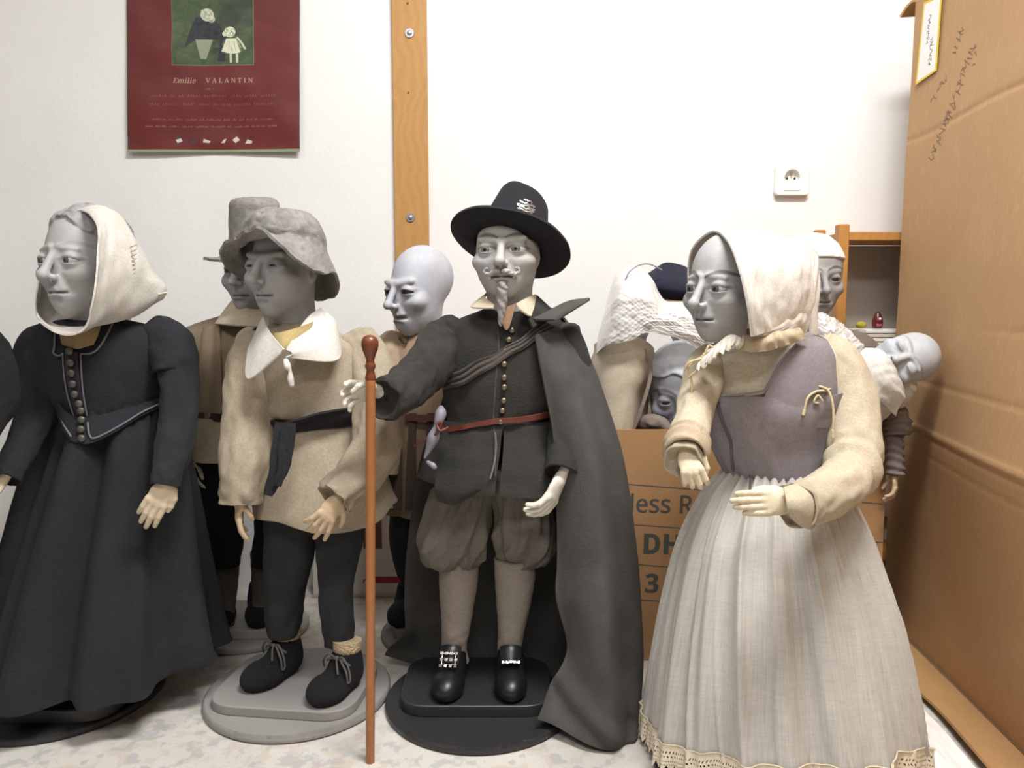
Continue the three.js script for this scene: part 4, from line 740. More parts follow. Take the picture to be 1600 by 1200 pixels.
  part(t, 'cape_collar', patch([[[834, 500, -1.33], [862, 484, -1.34], [890, 471, -1.35], [919, 467, -1.36]], [[832, 498, -1.325], [866, 489, -1.32], [895, 481, -1.325], [920, 469, -1.345]], [[836, 500, -1.318], [860, 500, -1.31], [872, 499, -1.312], [892, 484, -1.33]]], 24, 14, 0.004), M.capeCollar, 'stiff pointed cape collar');
  // head
  const HC = P(793, 394, -1.375);
  const hd = head(t, { c: HC, s: 0.168, wx: 1.17, yaw: -0.17, pitch: -0.02, roll: 0.02, skull: 0.8, neckR: 0.2, tone: '#a9a6a4', dark: '#4d4a4a', brow: 0.75, browY: 0.115, liner: 0.7, lips: 0.3, jaw: 1.02, open: 0.024, nose: 1.0, socketR: 0.046, gaze: -0.15, iris: '#6d6c6a', white: '#b5b2af', lip: '#8e8683', cell: 0.0085 });
  const hm = (x, y, z) => V(x, y, z).applyMatrix4(hd.headMatrix);
  const beard = limb([[hm(0.0, -0.33, 0.36), 0.008], [hm(0.0, -0.40, 0.345), 0.0105], [hm(-0.005, -0.50, 0.335), 0.0095], [hm(-0.01, -0.60, 0.33), 0.0075], [hm(-0.02, -0.70, 0.325), 0.005], [hm(-0.025, -0.77, 0.325), 0.0018]], 20, 70, (a, v) => (0.0010 * Math.sin(a * 3 + v * 26 + 2 * N(v * 5, a, 1)) + 0.0012 * N(Math.cos(a) * 2, v * 14, Math.sin(a) * 2)) * (1 - v * 0.6));
  part(hd, 'beard', beard, std('#928e8b', { roughness: 0.7, bumpMap: T.paint, bumpScale: 0.001 }), 'long twisted grey goatee');
  for (const s of [-1, 1]) part(hd, 'moustache', limb([[hm(s * 0.012, -0.222, 0.42), 0.0035], [hm(s * 0.055, -0.225, 0.405), 0.0042], [hm(s * 0.10, -0.25, 0.375), 0.0036], [hm(s * 0.145, -0.235, 0.345), 0.003], [hm(s * 0.15, -0.20, 0.345), 0.0022], [hm(s * 0.125, -0.19, 0.365), 0.0016]], 14, 40, (a, v) => 0.0006 * Math.sin(a * 3 + v * 40)), std('#a9a5a2', { roughness: 0.6 }), 'curled grey moustache half');
  // hat: brim and crown share an axis tipped back and to the right of the picture
  const hq = new THREE.Quaternion().setFromEuler(new THREE.Euler(-0.43, 0, -0.30, 'ZXY')), ho = P(796, 384, -1.388);
  const hp = (x, y, z) => V(x, y, z).applyQuaternion(hq).add(ho);
  const brim = sheet((u, v) => { const a = u * Math.PI * 2, r = lerp(0.060, 0.110, v), c = Math.cos(a), s = Math.sin(a); return hp(c * r * 1.0, 0.012 * v * v * c * c - 0.006 * v * Math.cos(2 * a + 0.5) + 0.002 * N(c * 2, s * 2, v) , s * r * 1.02); }, 96, 14, 0.005, true);
  const hat = part(t, 'hat', brim, M.blackHat, 'tall black felt hat with a wide brim');
  const cr0 = new THREE.LatheGeometry([[0.0640, -0.006], [0.0640, 0.004], [0.0595, 0.034], [0.0535, 0.066], [0.0475, 0.094], [0.0440, 0.102], [0.037, 0.1055], [0.018, 0.1045], [0, 0.104]].map(q => new THREE.Vector2(...q)), 64);
  { const p = cr0.attributes.position; for (let i = 0; i < p.count; i++) { const x = p.getX(i), y = p.getY(i), z = p.getZ(i), n = 0.003 * N(x * 30, y * 20, z * 30); p.setXYZ(i, x * (1 + n * 8) * 1.0, y + n - (y > 0.08 ? 0.006 * Math.sin(x * 40) : 0), z * (1 + n * 8)); } cr0.computeVertexNormals(); }
  cr0.applyQuaternion(hq); cr0.translate(ho.x, ho.y, ho.z); part(hat, 'crown', cr0, M.blackHat);
  // the silver badge on the crown
  const bq = []; const r = rng(21);
  for (let j = 0; j < 6; j++) { const y = 0.036 + j * 0.0056, w = [0.026, 0.028, 0.030, 0.032, 0.028, 0.014][j]; const pts = []; for (let i = 0; i <= 6; i++) { const x = (i / 6 - 0.5) * w; const R = 0.0635 - 0.17 * (y - 0.004); const a = x / R + 0.16; pts.push(hp(Math.sin(a) * (R + 0.001 + 0.001 * r()), y + (r() - 0.5) * 0.004, Math.cos(a) * (R + 0.001 + 0.001 * r()))); } bq.push(cord(pts, 0.0019, 24, 7)); }
  part(hat, 'badge', mergeGeometries(bq), M.silver, 'silver badge on the front of the crown');
}
// --- the stick he holds
{
  const top = P(579, 592, -1.19), bot = P(578.5, 1190, -1.19); bot.y = 0; bot.x = P(578.5, 1190, -1.19).x;
  const t = thing('walking_stick', 'tall brown wooden walking stick with a dark turned knob', 'stick', bot.clone());
  part(t, 'shaft', limb([[bot, 0.0072], [bot.clone().lerp(top, 0.5), 0.0076], [top, 0.0078]], 24, 30, null, { tip: false }), M.stick);
  const kp = [[0.0078, 0], [0.0088, 0.004], [0.0072, 0.010], [0.0058, 0.018], [0.0078, 0.024], [0.0088, 0.027], [0.0068, 0.031], [0.0062, 0.037], [0.0085, 0.046], [0.0118, 0.056], [0.0134, 0.065], [0.0130, 0.073], [0.0100, 0.0795], [0.005, 0.083], [0, 0.084]].map(q => new THREE.Vector2(q[0], q[1] * 0.84));
  const g = new THREE.LatheGeometry(kp, 40); g.translate(top.x, top.y - 0.002, top.z); part(t, 'knob', g, M.knob, 'dark turned wooden knob');
}

// --- the peasant in the grey felt hat
{
  const z0 = -1.41, c = P(468, 1092, -1.41); c.y = 0;
  const t = thing('puppet', 'puppet in a floppy grey felt hat and tan tunic with white collar', 'puppet', c.clone());
  stand(t, c, 0.173, M.standGrey, { w: 0.134, d: 0.106, dz: 0.008, h: 0.013, turn: -0.12 });
  const fy = 0.0335;
  for (const [hx, hy, hz, tx, ty, tz] of [[466, 1030, -1.46, 383, 1082, -1.345], [557, 1050, -1.405, 489, 1106, -1.292]]) {
    const H = P(hx, hy, hz), To = P(tx, ty, tz); H.y = To.y = fy;
    const s = shoe(t, H, To, 0.066, 0.074, M.blackSuede, { seam: true });
    const q = (x, y, z) => V(x, y, z).applyMatrix4(s.shoeMatrix), L = H.distanceTo(To);
    // fur at the ankle, laces
    const fr = limb([[q(0, 0.062, L * 0.22), 0.022], [q(0, 0.075, L * 0.21), 0.0265], [q(0, 0.088, L * 0.20), 0.0265]], 60, 24, (a, v) => 0.0022 * N(a * 9, v * 14, 1) + 0.0015 * N(a * 30, v * 24, 3), { tip: false }); part(t, 'fur_cuff', fr, M.fur);
    const lc = [];
    lc.push(cord([q(-0.026, 0.055, L * 0.42), q(-0.01, 0.064, L * 0.46), q(0.01, 0.064, L * 0.46), q(0.026, 0.055, L * 0.42)], 0.0022));
    lc.push(cord([q(0.004, 0.066, L * 0.47), q(0.018, 0.072, L * 0.50), q(0.032, 0.058, L * 0.52), q(0.036, 0.036, L * 0.52), q(0.032, 0.030, L * 0.54), q(0.030, 0.05, L * 0.55), q(0.012, 0.068, L * 0.50)], 0.0019, 60));
    lc.push(cord([q(0, 0.066, L * 0.47), q(-0.016, 0.072, L * 0.48), q(-0.03, 0.058, L * 0.46), q(-0.034, 0.042, L * 0.42)], 0.0019));
    lc.push(cord([q(0.002, 0.067, L * 0.48), q(0.01, 0.064, L * 0.56), q(0.02, 0.050, L * 0.64)], 0.0017));
    const kn = new THREE.SphereGeometry(0.0045, 12, 8); const kq = q(0.002, 0.067, L * 0.475); kn.translate(kq.x, kq.y, kq.z); lc.push(kn);
    part(s, 'shoelace', mergeGeometries(lc), M.lace, 'grey shoelace tied in a bow');
  }
  const TL = loftOf([[790, 408, 500, 0.8], [840, 411, 498, 0.85], [890, 412, 484, 0.9], [930, 413, 474, 0.95], [965, 416, 470, 1], [992, 420, 466, 1]], -1.425, 0.9);
  const tw = s => (a, v) => 0.0045 * N(Math.cos(a) * 1.5 + s, v * 5 + Math.cos(a), Math.sin(a) * 1.5) + 0.002 * N(Math.cos(a) * 3 + s, v * 11, Math.sin(a) * 3);
  part(t, 'trouser_leg', loftGeo(TL, 48, 60, tw(1)), M.trousers);
  const TR = loftOf([[790, 488, 570, 0.8], [840, 493, 568, 0.85], [890, 497, 556, 0.9], [935, 498, 552, 0.95], [980, 504, 551, 1], [1006, 508, 551, 1]], -1.395, 0.9);
  part(t, 'trouser_leg', loftGeo(TR, 48, 60, tw(4)), M.trousers);
  const B = loftOf([[505, 424, 500, 0.75], [520, 408, 530, 0.6], [536, 398, 566, 0.55], [560, 396, 578, 0.58], [590, 402, 582, 0.64], [620, 410, 580, 0.68], [640, 414, 578, 0.72], [650, 420, 574, 0.70], [656, 428, 566, 0.62], [660, 434, 558, 0.55]], z0, 0.6);
  part(t, 'tunic_top', loftGeo(B, 90, 60, (a, v) => 0.006 * sstep(0.35, 0.95, v) * (N(Math.cos(a) * 4, v * 2.5, Math.sin(a) * 4)) + 0.0025 * N(Math.cos(a) * 3, v * 6, Math.sin(a) * 3), {}), M.tunic, 'tan blouson tunic top');
  const S = loftOf([[652, 432, 560, 0.62], [670, 424, 570, 0.64], [710, 412, 588, 0.66], [750, 404, 602, 0.68], [790, 399, 613, 0.68], [806, 397, 617, 0.68]], z0, 0.65, { dy: (a, v) => v * v * (0.008 * Math.sin(a * 2 + 0.6) + 0.006 * Math.cos(a * 3) + 0.014 * Math.max(0, Math.cos(a))) });
  part(t, 'tunic_skirt', loftGeo(S, 100, 40, (a, v) => 0.004 * v * Math.sin(a * 7) + 0.003 * N(Math.cos(a) * 3, v * 3, Math.sin(a) * 3), { th: 0.004 }), M.tunic, 'flared lower tunic');
  // sash
  const top = [[424, 656], [440, 660], [470, 654], [500, 645], [530, 640], [566, 634]], bot = [[424, 676], [442, 676], [470, 674], [500, 670], [530, 668], [568, 662]];
  part(t, 'sash', strip(lay(B, top, 0.014), lay(B, bot, 0.018), 40, 8, 0.004, (w, u, v) => { w.z += 0.0025 * Math.sin(u * 9 + v * 4); }), M.sashBlack, 'black cloth sash');
  part(t, 'sash_end', patch([[[430, 660, -1.30], [462, 662, -1.295]], [[426, 690, -1.285], [459, 690, -1.28]], [[421, 730, -1.275], [452, 732, -1.275]], [[412, 772, -1.27], [425, 776, -1.27]]], 10, 24, 0.003, false, slack(0.003, 3)), M.sashBlack);
  part(t, 'sash_end', patch([[[440, 664, -1.285], [462, 668, -1.28]], [[436, 700, -1.275], [458, 702, -1.27]], [[434, 735, -1.268], [449, 737, -1.265]], [[428, 757, -1.265], [438, 760, -1.262]]], 10, 24, 0.003, false, slack(0.003, 6)), M.sashBlack);
  { const k = new THREE.SphereGeometry(0.017, 20, 14); k.scale(1.0, 0.8, 0.7); const q = B.front(446, 668, 0.014); k.translate(q.x, q.y, q.z); part(t, 'sash_knot', k, M.sashBlack); }
  // sleeves and hands
  const sw = s => wrinkle(0.0085, 5, s);
  part(t, 'sleeve', limb([[P(412, 535, -1.42), 0.035], [P(396, 560, -1.41), 0.043], [P(391, 610, -1.39), 0.045], [P(389, 660, -1.37), 0.045], [P(382, 715, -1.345), 0.045], [P(378, 765, -1.33), 0.038], [P(377, 788, -1.325), 0.034]], 44, 80, sw(3), { cuff: true }), M.tunic);
  part(t, 'sleeve', limb([[P(553, 530, -1.42), 0.034], [P(570, 556, -1.41), 0.042], [P(588, 610, -1.385), 0.043], [P(594, 665, -1.355), 0.044], [P(584, 705, -1.325), 0.044], [P(560, 740, -1.285), 0.038], [P(536, 768, -1.25), 0.033], [P(522, 782, -1.235), 0.030]], 44, 90, sw(8), { cuff: true }), M.tunic);
  hand(t, P(374, 780, -1.325), V(-0.03, -1, 0.10), V(-0.92, 0.1, 0.40), 0.078, M.handTan, { side: -1, curl: [0.25, 0.28, 0.3, 0.35], spread: 0.03, thumb: [[0.12, 0.1, -0.05], [0.2, 0.24, -0.16], [0.2, 0.36, -0.24], [0.18, 0.44, -0.28]] }, 'tan hanging hand beside the sleeve cuff');
  hand(t, P(530, 776, -1.235), V(-0.52, -0.80, 0.22), V(0.42, 0.18, 0.9), 0.086, M.handTan, { side: -1, curl: [0.28, 0.3, 0.34, 0.36], spread: 0.09, thumb: [[0.13, 0.12, -0.03], [0.27, 0.25, -0.06], [0.34, 0.38, -0.09], [0.36, 0.48, -0.12]] }, 'tan hand laid over the tunic');
  // neck cloth and collar
  part(t, 'undershirt', patch([[[419, 518, -1.36], [436, 520, -1.315], [462, 513, -1.315], [490, 502, -1.34]], [[424, 530, -1.335], [438, 536, -1.30], [452, 538, -1.302], [478, 522, -1.325]], [[436, 545, -1.315], [440, 550, -1.298], [446, 550, -1.298], [456, 542, -1.305]]], 16, 14, 0.003), M.shirtGold);
  part(t, 'collar', patch([[[412, 494, -1.375], [420, 515, -1.33], [444, 546, -1.288]], [[400, 520, -1.365], [404, 546, -1.315], [438, 552, -1.285]], [[387, 545, -1.35], [388, 592, -1.300], [440, 552, -1.285]]], 20, 18, 0.003, false, (w, u, v) => { w.z += 0.002 * Math.sin(v * 5 + u * 3); }), M.collar, 'large white pointed collar half');
  part(t, 'collar', patch([[[500, 482, -1.40], [478, 500, -1.35], [446, 547, -1.287]], [[524, 500, -1.395], [510, 530, -1.325], [456, 553, -1.282]], [[527, 520, -1.39], [526, 563, -1.315], [447, 558, -1.284]]], 22, 18, 0.003, false, (w, u, v) => { w.z += 0.0025 * Math.sin(v * 4 + u * 4); }), M.collar, 'large white pointed collar half');
  part(t, 'collar_tie', limb([[P(446, 562, -1.28), 0.004], [P(449, 572, -1.276), 0.006], [P(453, 580, -1.276), 0.003], [P(454, 592, -1.276), 0.0052], [P(456, 602, -1.276), 0.004]], 14, 30), M.collar);
  // head
  head(t, { c: P(447, 416, -1.40), s: 0.186, yaw: -0.40, skull: 0.86, pitch: 0.03, roll: 0.0, tone: '#9a9899', dark: '#54525a', brow: 0, socket: 0.35, lips: 0.2, lip: '#8d898a', jaw: 1.02, open: 0.011, ridge: 0.024, nose: 1.1, iris: '#2b2b32', white: '#6f7178', gaze: -0.2, neckR: 0.2 });
  // floppy hat
  const edge = [[345, 388, -1.365], [372, 371, -1.305], [400, 355, -1.275], [434, 379, -1.265], [470, 411, -1.285], [505, 427, -1.335], [524, 428, -1.39], [527, 458, -1.45], [497, 470, -1.50], [440, 452, -1.54], [385, 440, -1.50], [352, 416, -1.43]];
  const ring = (cx, cy, rx, ry, zc, rz) => edge.map(([x, y, z], i) => { const a = Math.PI + i * Math.PI * 2 / 12; return [cx + Math.cos(a) * rx, cy + Math.sin(a) * ry, zc - Math.sin(a) * rz]; });
  const er = (k, dx, dy) => edge.map(([x, y, z], i) => { const b = ring(441, 392, 68, 24, -1.42, 0.098)[i]; return [lerp(b[0], x, k) + (dx || 0), lerp(b[1], y, k) + (dy || 0), lerp(b[2], z, k)]; });
  const netH = [ring(437, 329, 5, 0, -1.42, 0.006), ring(437, 332, 36, 4, -1.42, 0.055), ring(438, 347, 57, 10, -1.42, 0.085), ring(440, 372, 67, 18, -1.42, 0.098), er(0), er(0.45), er(1)];
  const hg = patch(netH, 120, 70, 0.005, true, (w, u, v) => { const n = 0.004 * N(w.x * 40, w.y * 40, w.z * 40) + 0.0015 * N(w.x * 110, w.y * 110, w.z * 110); w.y += n; w.z += n; });
  part(t, 'hat', hg, M.felt, 'floppy grey felt hat with a wavy brim');
}

// --- the woman in the dark dress and white bonnet
{
  const z0 = -1.41, c = P(100, 1095, -1.41); c.y = 0;
  const t = thing('puppet', 'puppet woman in a long dark dress and white bonnet at the left', 'puppet', c.clone());
  stand(t, c, 0.182, M.standBlack, { w: 0.15, d: 0.115, dz: 0.015, h: 0.02 });
  // skirt with deep folds
  const K = loftOf([[626, 92, 264, 0.62], [650, 88, 270, 0.64], [690, 74, 282, 0.7], [760, 54, 300, 0.74], [850, 32, 316, 0.8], [940, 10, 332, 0.84], [1010, -8, 344, 0.88], [1032, -10, 348, 0.9]], z0, 0.8, { dy: (a, v) => v * v * (0.004 * Math.sin(3 * a) + 0.03 * Math.cos(a) * Math.cos(a) * (Math.cos(a) > 0 ? 1 : 0.2)) });
  const folds = (a, v) => { const e = sstep(0.0, 0.35, v), b = a + 0.25 * Math.sin(v * 2.2); return e * (0.015 * Math.sin(b * 7 + 0.8) - 0.020 * Math.pow(Math.abs(Math.sin(b * 4.5 + 0.9)), 10) + 0.011 * Math.sin(b * 13 + 2.4 + v) + 0.008 * N(Math.cos(a) * 4, v * 1.4, Math.sin(a) * 4)) * (0.55 + 0.45 * v) + 0.0028 * Math.sin(a * 34) * (1 - sstep(0.05, 0.35, v)); };
  part(t, 'skirt', loftGeo(K, 220, 80, folds, { th: 0.004 }), M.dress, 'long dark gathered skirt');
  // bodice
  const B = loftOf([[500, 92, 196, 0.7], [507, 76, 226, 0.6], [522, 62, 258, 0.56], [545, 52, 268, 0.58], [575, 54, 262, 0.64], [610, 62, 252, 0.68], [640, 78, 250, 0.68], [656, 88, 252, 0.66]], z0, 0.6);
  const bod = part(t, 'bodice', loftGeo(B, 90, 50, (a, v) => 0.0022 * N(Math.cos(a) * 2, v * 5, Math.sin(a) * 2), { }), M.bodiceDark);
  const pep = strip(lay(B, [[90, 630], [100, 640], [115, 650], [132, 652], [150, 650], [190, 640], [225, 630], [254, 622]], 0.009), [[91, 645], [98, 668], [112, 688], [131, 694], [150, 690], [186, 672], [222, 650], [257, 634]].map(([x, y]) => K.front(x, y, 0.014)), 50, 10, 0.004);
  part(t, 'bodice_point', pep, M.bodiceDark, 'pointed lower edge of the bodice');
  part(t, 'yoke', patch([[[92, 508], [115, 514], [140, 508], [160, 500]], [[94, 524], [116, 526], [136, 524], [154, 520]], [[97, 538], [118, 545], [132, 542], [146, 538]]].map(r => r.map(([x, y]) => { const q = B.front(x, y, 0.006); return q; })), 16, 12, 0.003), M.yoke, 'tan yoke at the neckline');
  const pip = (pts, r = 0.0017, off = 0.006) => part(t, 'piping', cord(pts.map(([x, y, L]) => (L || B).front(x, y, off)), r, 60), M.piping);
  pip([[176, 505], [166, 525], [154, 544], [142, 552], [126, 553]]); pip([[86, 515], [85, 540], [84, 552], [92, 556], [98, 552]]);
  pip([[126, 553], [127, 580], [130, 615], [136, 650]], 0.0014); pip([[98, 552], [100, 585], [106, 620], [116, 652]], 0.0014);
  part(t, 'piping', cord([[92, 640], [99, 662], [111, 682]].map(([x, y]) => K.front(x, y, 0.018)), 0.0018), M.piping);
  part(t, 'piping', cord([[137, 660], [140, 680], [150, 684], [186, 666], [222, 644], [256, 628]].map(([x, y]) => K.front(x, y, 0.018)), 0.0018, 60), M.piping);
  const plk = strip(lay(B, [[101, 550], [104, 590], [112, 625], [120, 650]], 0.0065), lay(B, [[122, 550], [124, 590], [128, 620], [135, 650]], 0.0065), 30, 4, 0.002); part(t, 'placket', plk, std('#26242a'), 'button placket');
  for (const [x, y] of [[108, 549], [110, 567], [111, 583], [113, 600], [116, 616], [123, 631], [126, 642], [127, 656], [126, 671], [127, 685]]) button(bod, y < 640 ? B.front(x, y, 0.011) : K.front(x, y, 0.021), 0.0068, M.darkButton);
  // sleeves
  part(t, 'sleeve', limb([[P(250, 528, -1.42), 0.03], [P(272, 552, -1.40), 0.036], [P(280, 600, -1.375), 0.033], [P(279, 655, -1.345), 0.0325], [P(271, 705, -1.31), 0.030], [P(260, 748, -1.275), 0.0245], [P(257, 760, -1.268), 0.023]], 36, 70, wrinkle(0.004, 7, 12), { cuff: true }), M.dress);
  part(t, 'shoulder_puff', limb([[P(244, 516, -1.42), 0.03], [P(262, 532, -1.405), 0.040], [P(271, 556, -1.395), 0.0425], [P(272, 584, -1.385), 0.0385]], 36, 26, wrinkle(0.004, 4, 22), { cuff: true }), M.bodiceDark, 'puffed shoulder');
  part(t, 'sleeve', limb([[P(80, 530, -1.41), 0.028], [P(66, 552, -1.40), 0.036], [P(60, 600, -1.375), 0.035], [P(56, 640, -1.35), 0.034], [P(44, 678, -1.32), 0.0275], [P(22, 725, -1.28), 0.0235], [P(10, 750, -1.26), 0.0225]], 36, 70, wrinkle(0.005, 7, 16), { cuff: true }), M.dress);
  part(t, 'shoulder_puff', limb([[P(84, 526, -1.41), 0.03], [P(66, 545, -1.40), 0.041], [P(60, 595, -1.38), 0.040], [P(56, 636, -1.36), 0.0415], [P(52, 650, -1.352), 0.034]], 36, 26, wrinkle(0.006, 4, 29), { cuff: true }), M.bodiceDark, 'puffed shoulder');
  hand(t, P(264, 750, -1.27), V(-0.48, -0.86, 0.16), V(0.30, 0.10, 0.95), 0.094, M.handCream, { side: -1, curl: [0.2, 0.2, 0.22, 0.26], spread: 0.02, thumb: [[0.13, 0.12, -0.03], [0.23, 0.28, -0.05], [0.25, 0.42, -0.07], [0.25, 0.52, -0.09]] }, 'cream hand resting on the skirt');
  hand(t, P(8, 745, -1.262), V(-0.62, -0.76, 0.2), V(-0.5, 0.3, 0.8), 0.09, M.handCream, { side: 1 });
  // head and hair
  const hm = (x, y, z) => sstep(0.33, 0.37, y + 0.75 * Math.max(0, Math.abs(x) - 0.05) - 0.12 * z);
  head(t, { c: P(135, 410, -1.40), s: 0.200, yaw: -0.26, skull: 0.9, ridge: 0.008, ridgeY: 0.03, pitch: 0.0, roll: 0.0, tone: '#a7a5a5', dark: '#5a5757', brow: 0.25, liner: 0.45, lips: 0.15, jaw: 1.05, open: 0.022, nose: 1.05, iris: '#5c5552', white: '#a5a29f', gaze: -0.25, neckR: 0.2, neck: 0.6,
    hair: (d, x, y, z, ax) => { const m = hm(x, y, z); return d - m * (0.020 + 0.016 * Math.sin(44 * Math.hypot(ax * 1.3, z) + 22 * y + 5 * N(x * 6, y * 6, z * 6)) + 0.008 * N(x * 24, y * 24, z * 24)); }, hairMask: (x, y, z) => hm(x, y, z) * (0.6 + 0.4 * N(x * 20, y * 20, z * 20)), hairTone: '#858183' });
  // bonnet
  const bn = patch([
    [[124, 330, -1.365], [150, 350, -1.295], [152, 400, -1.255], [148, 455, -1.245], [134, 508, -1.25], [110, 523, -1.245], [80, 515, -1.265], [57, 492, -1.33], [58, 452, -1.41], [78, 365, -1.44]],
    [[134, 324, -1.385], [160, 344, -1.315], [164, 400, -1.272], [160, 455, -1.262], [144, 507, -1.265], [116, 521, -1.26], [84, 515, -1.28], [60, 492, -1.345], [63, 450, -1.43], [88, 345, -1.46]],
    [[154, 322, -1.42], [180, 346, -1.345], [188, 402, -1.305], [184, 455, -1.30], [168, 497, -1.31], [126, 515, -1.32], [92, 512, -1.35], [72, 490, -1.42], [75, 440, -1.48], [106, 340, -1.49]],
    [[182, 335, -1.47], [206, 368, -1.39], [220, 412, -1.36], [222, 450, -1.355], [208, 492, -1.36], [164, 503, -1.39], [128, 492, -1.44], [106, 472, -1.49], [108, 430, -1.53], [140, 345, -1.53]],
    [[200, 378, -1.50], [226, 403, -1.44], [243, 428, -1.415], [258, 454, -1.40], [228, 482, -1.41], [198, 492, -1.44], [170, 468, -1.49], [158, 442, -1.53], [164, 418, -1.55], [180, 392, -1.54]],
    [[208, 395, -1.52], [228, 412, -1.48], [240, 432, -1.455], [254, 456, -1.44], [226, 466, -1.45], [200, 470, -1.475], [178, 458, -1.51], [168, 440, -1.54], [174, 424, -1.56], [190, 402, -1.55]]], 110, 70, 0.003, true, (w, u, v) => { const n = 0.004 * N(u * 7, v * 5, 1) + 0.002 * N(u * 16, v * 9, 4); w.x += n; w.z += n; });
  const bm = part(t, 'bonnet', bn, M.bonnet, 'white linen bonnet');
  part(bm, 'tail', patch([[[218, 474, -1.40], [238, 462, -1.385], [262, 456, -1.385]], [[204, 490, -1.41], [225, 480, -1.40], [255, 466, -1.395]], [[196, 494, -1.43], [215, 490, -1.42], [246, 470, -1.42]]], 12, 10, 0.003), M.bonnet);
  // drawn-thread band: small bars standing on the cloth, and a seam
  const bars = []; for (let i = 0; i < 13; i++) { const f = i / 12, x = lerp(209, 199, Math.pow(f, 1.3)) - 4 * Math.sin(f * 3) * 0 , y = lerp(384, 474, f), zz = -1.352 + 0.014 * Math.sin(Math.PI * f); bars.push(cord([P(x - 5, y + 2, zz + 0.010), P(x, y, zz + 0.012), P(x + 5, y - 3, zz + 0.008)], 0.0012, 8, 6)); }
  part(bm, 'openwork_band', mergeGeometries(bars), M.thread, 'drawn-thread embroidery band');
  part(bm, 'hem_seam', cord([[172, 362, -1.325], [177, 400, -1.292], [174, 440, -1.286], [166, 482, -1.294]].map(a => P(...a)), 0.0007, 30), M.thread);
}
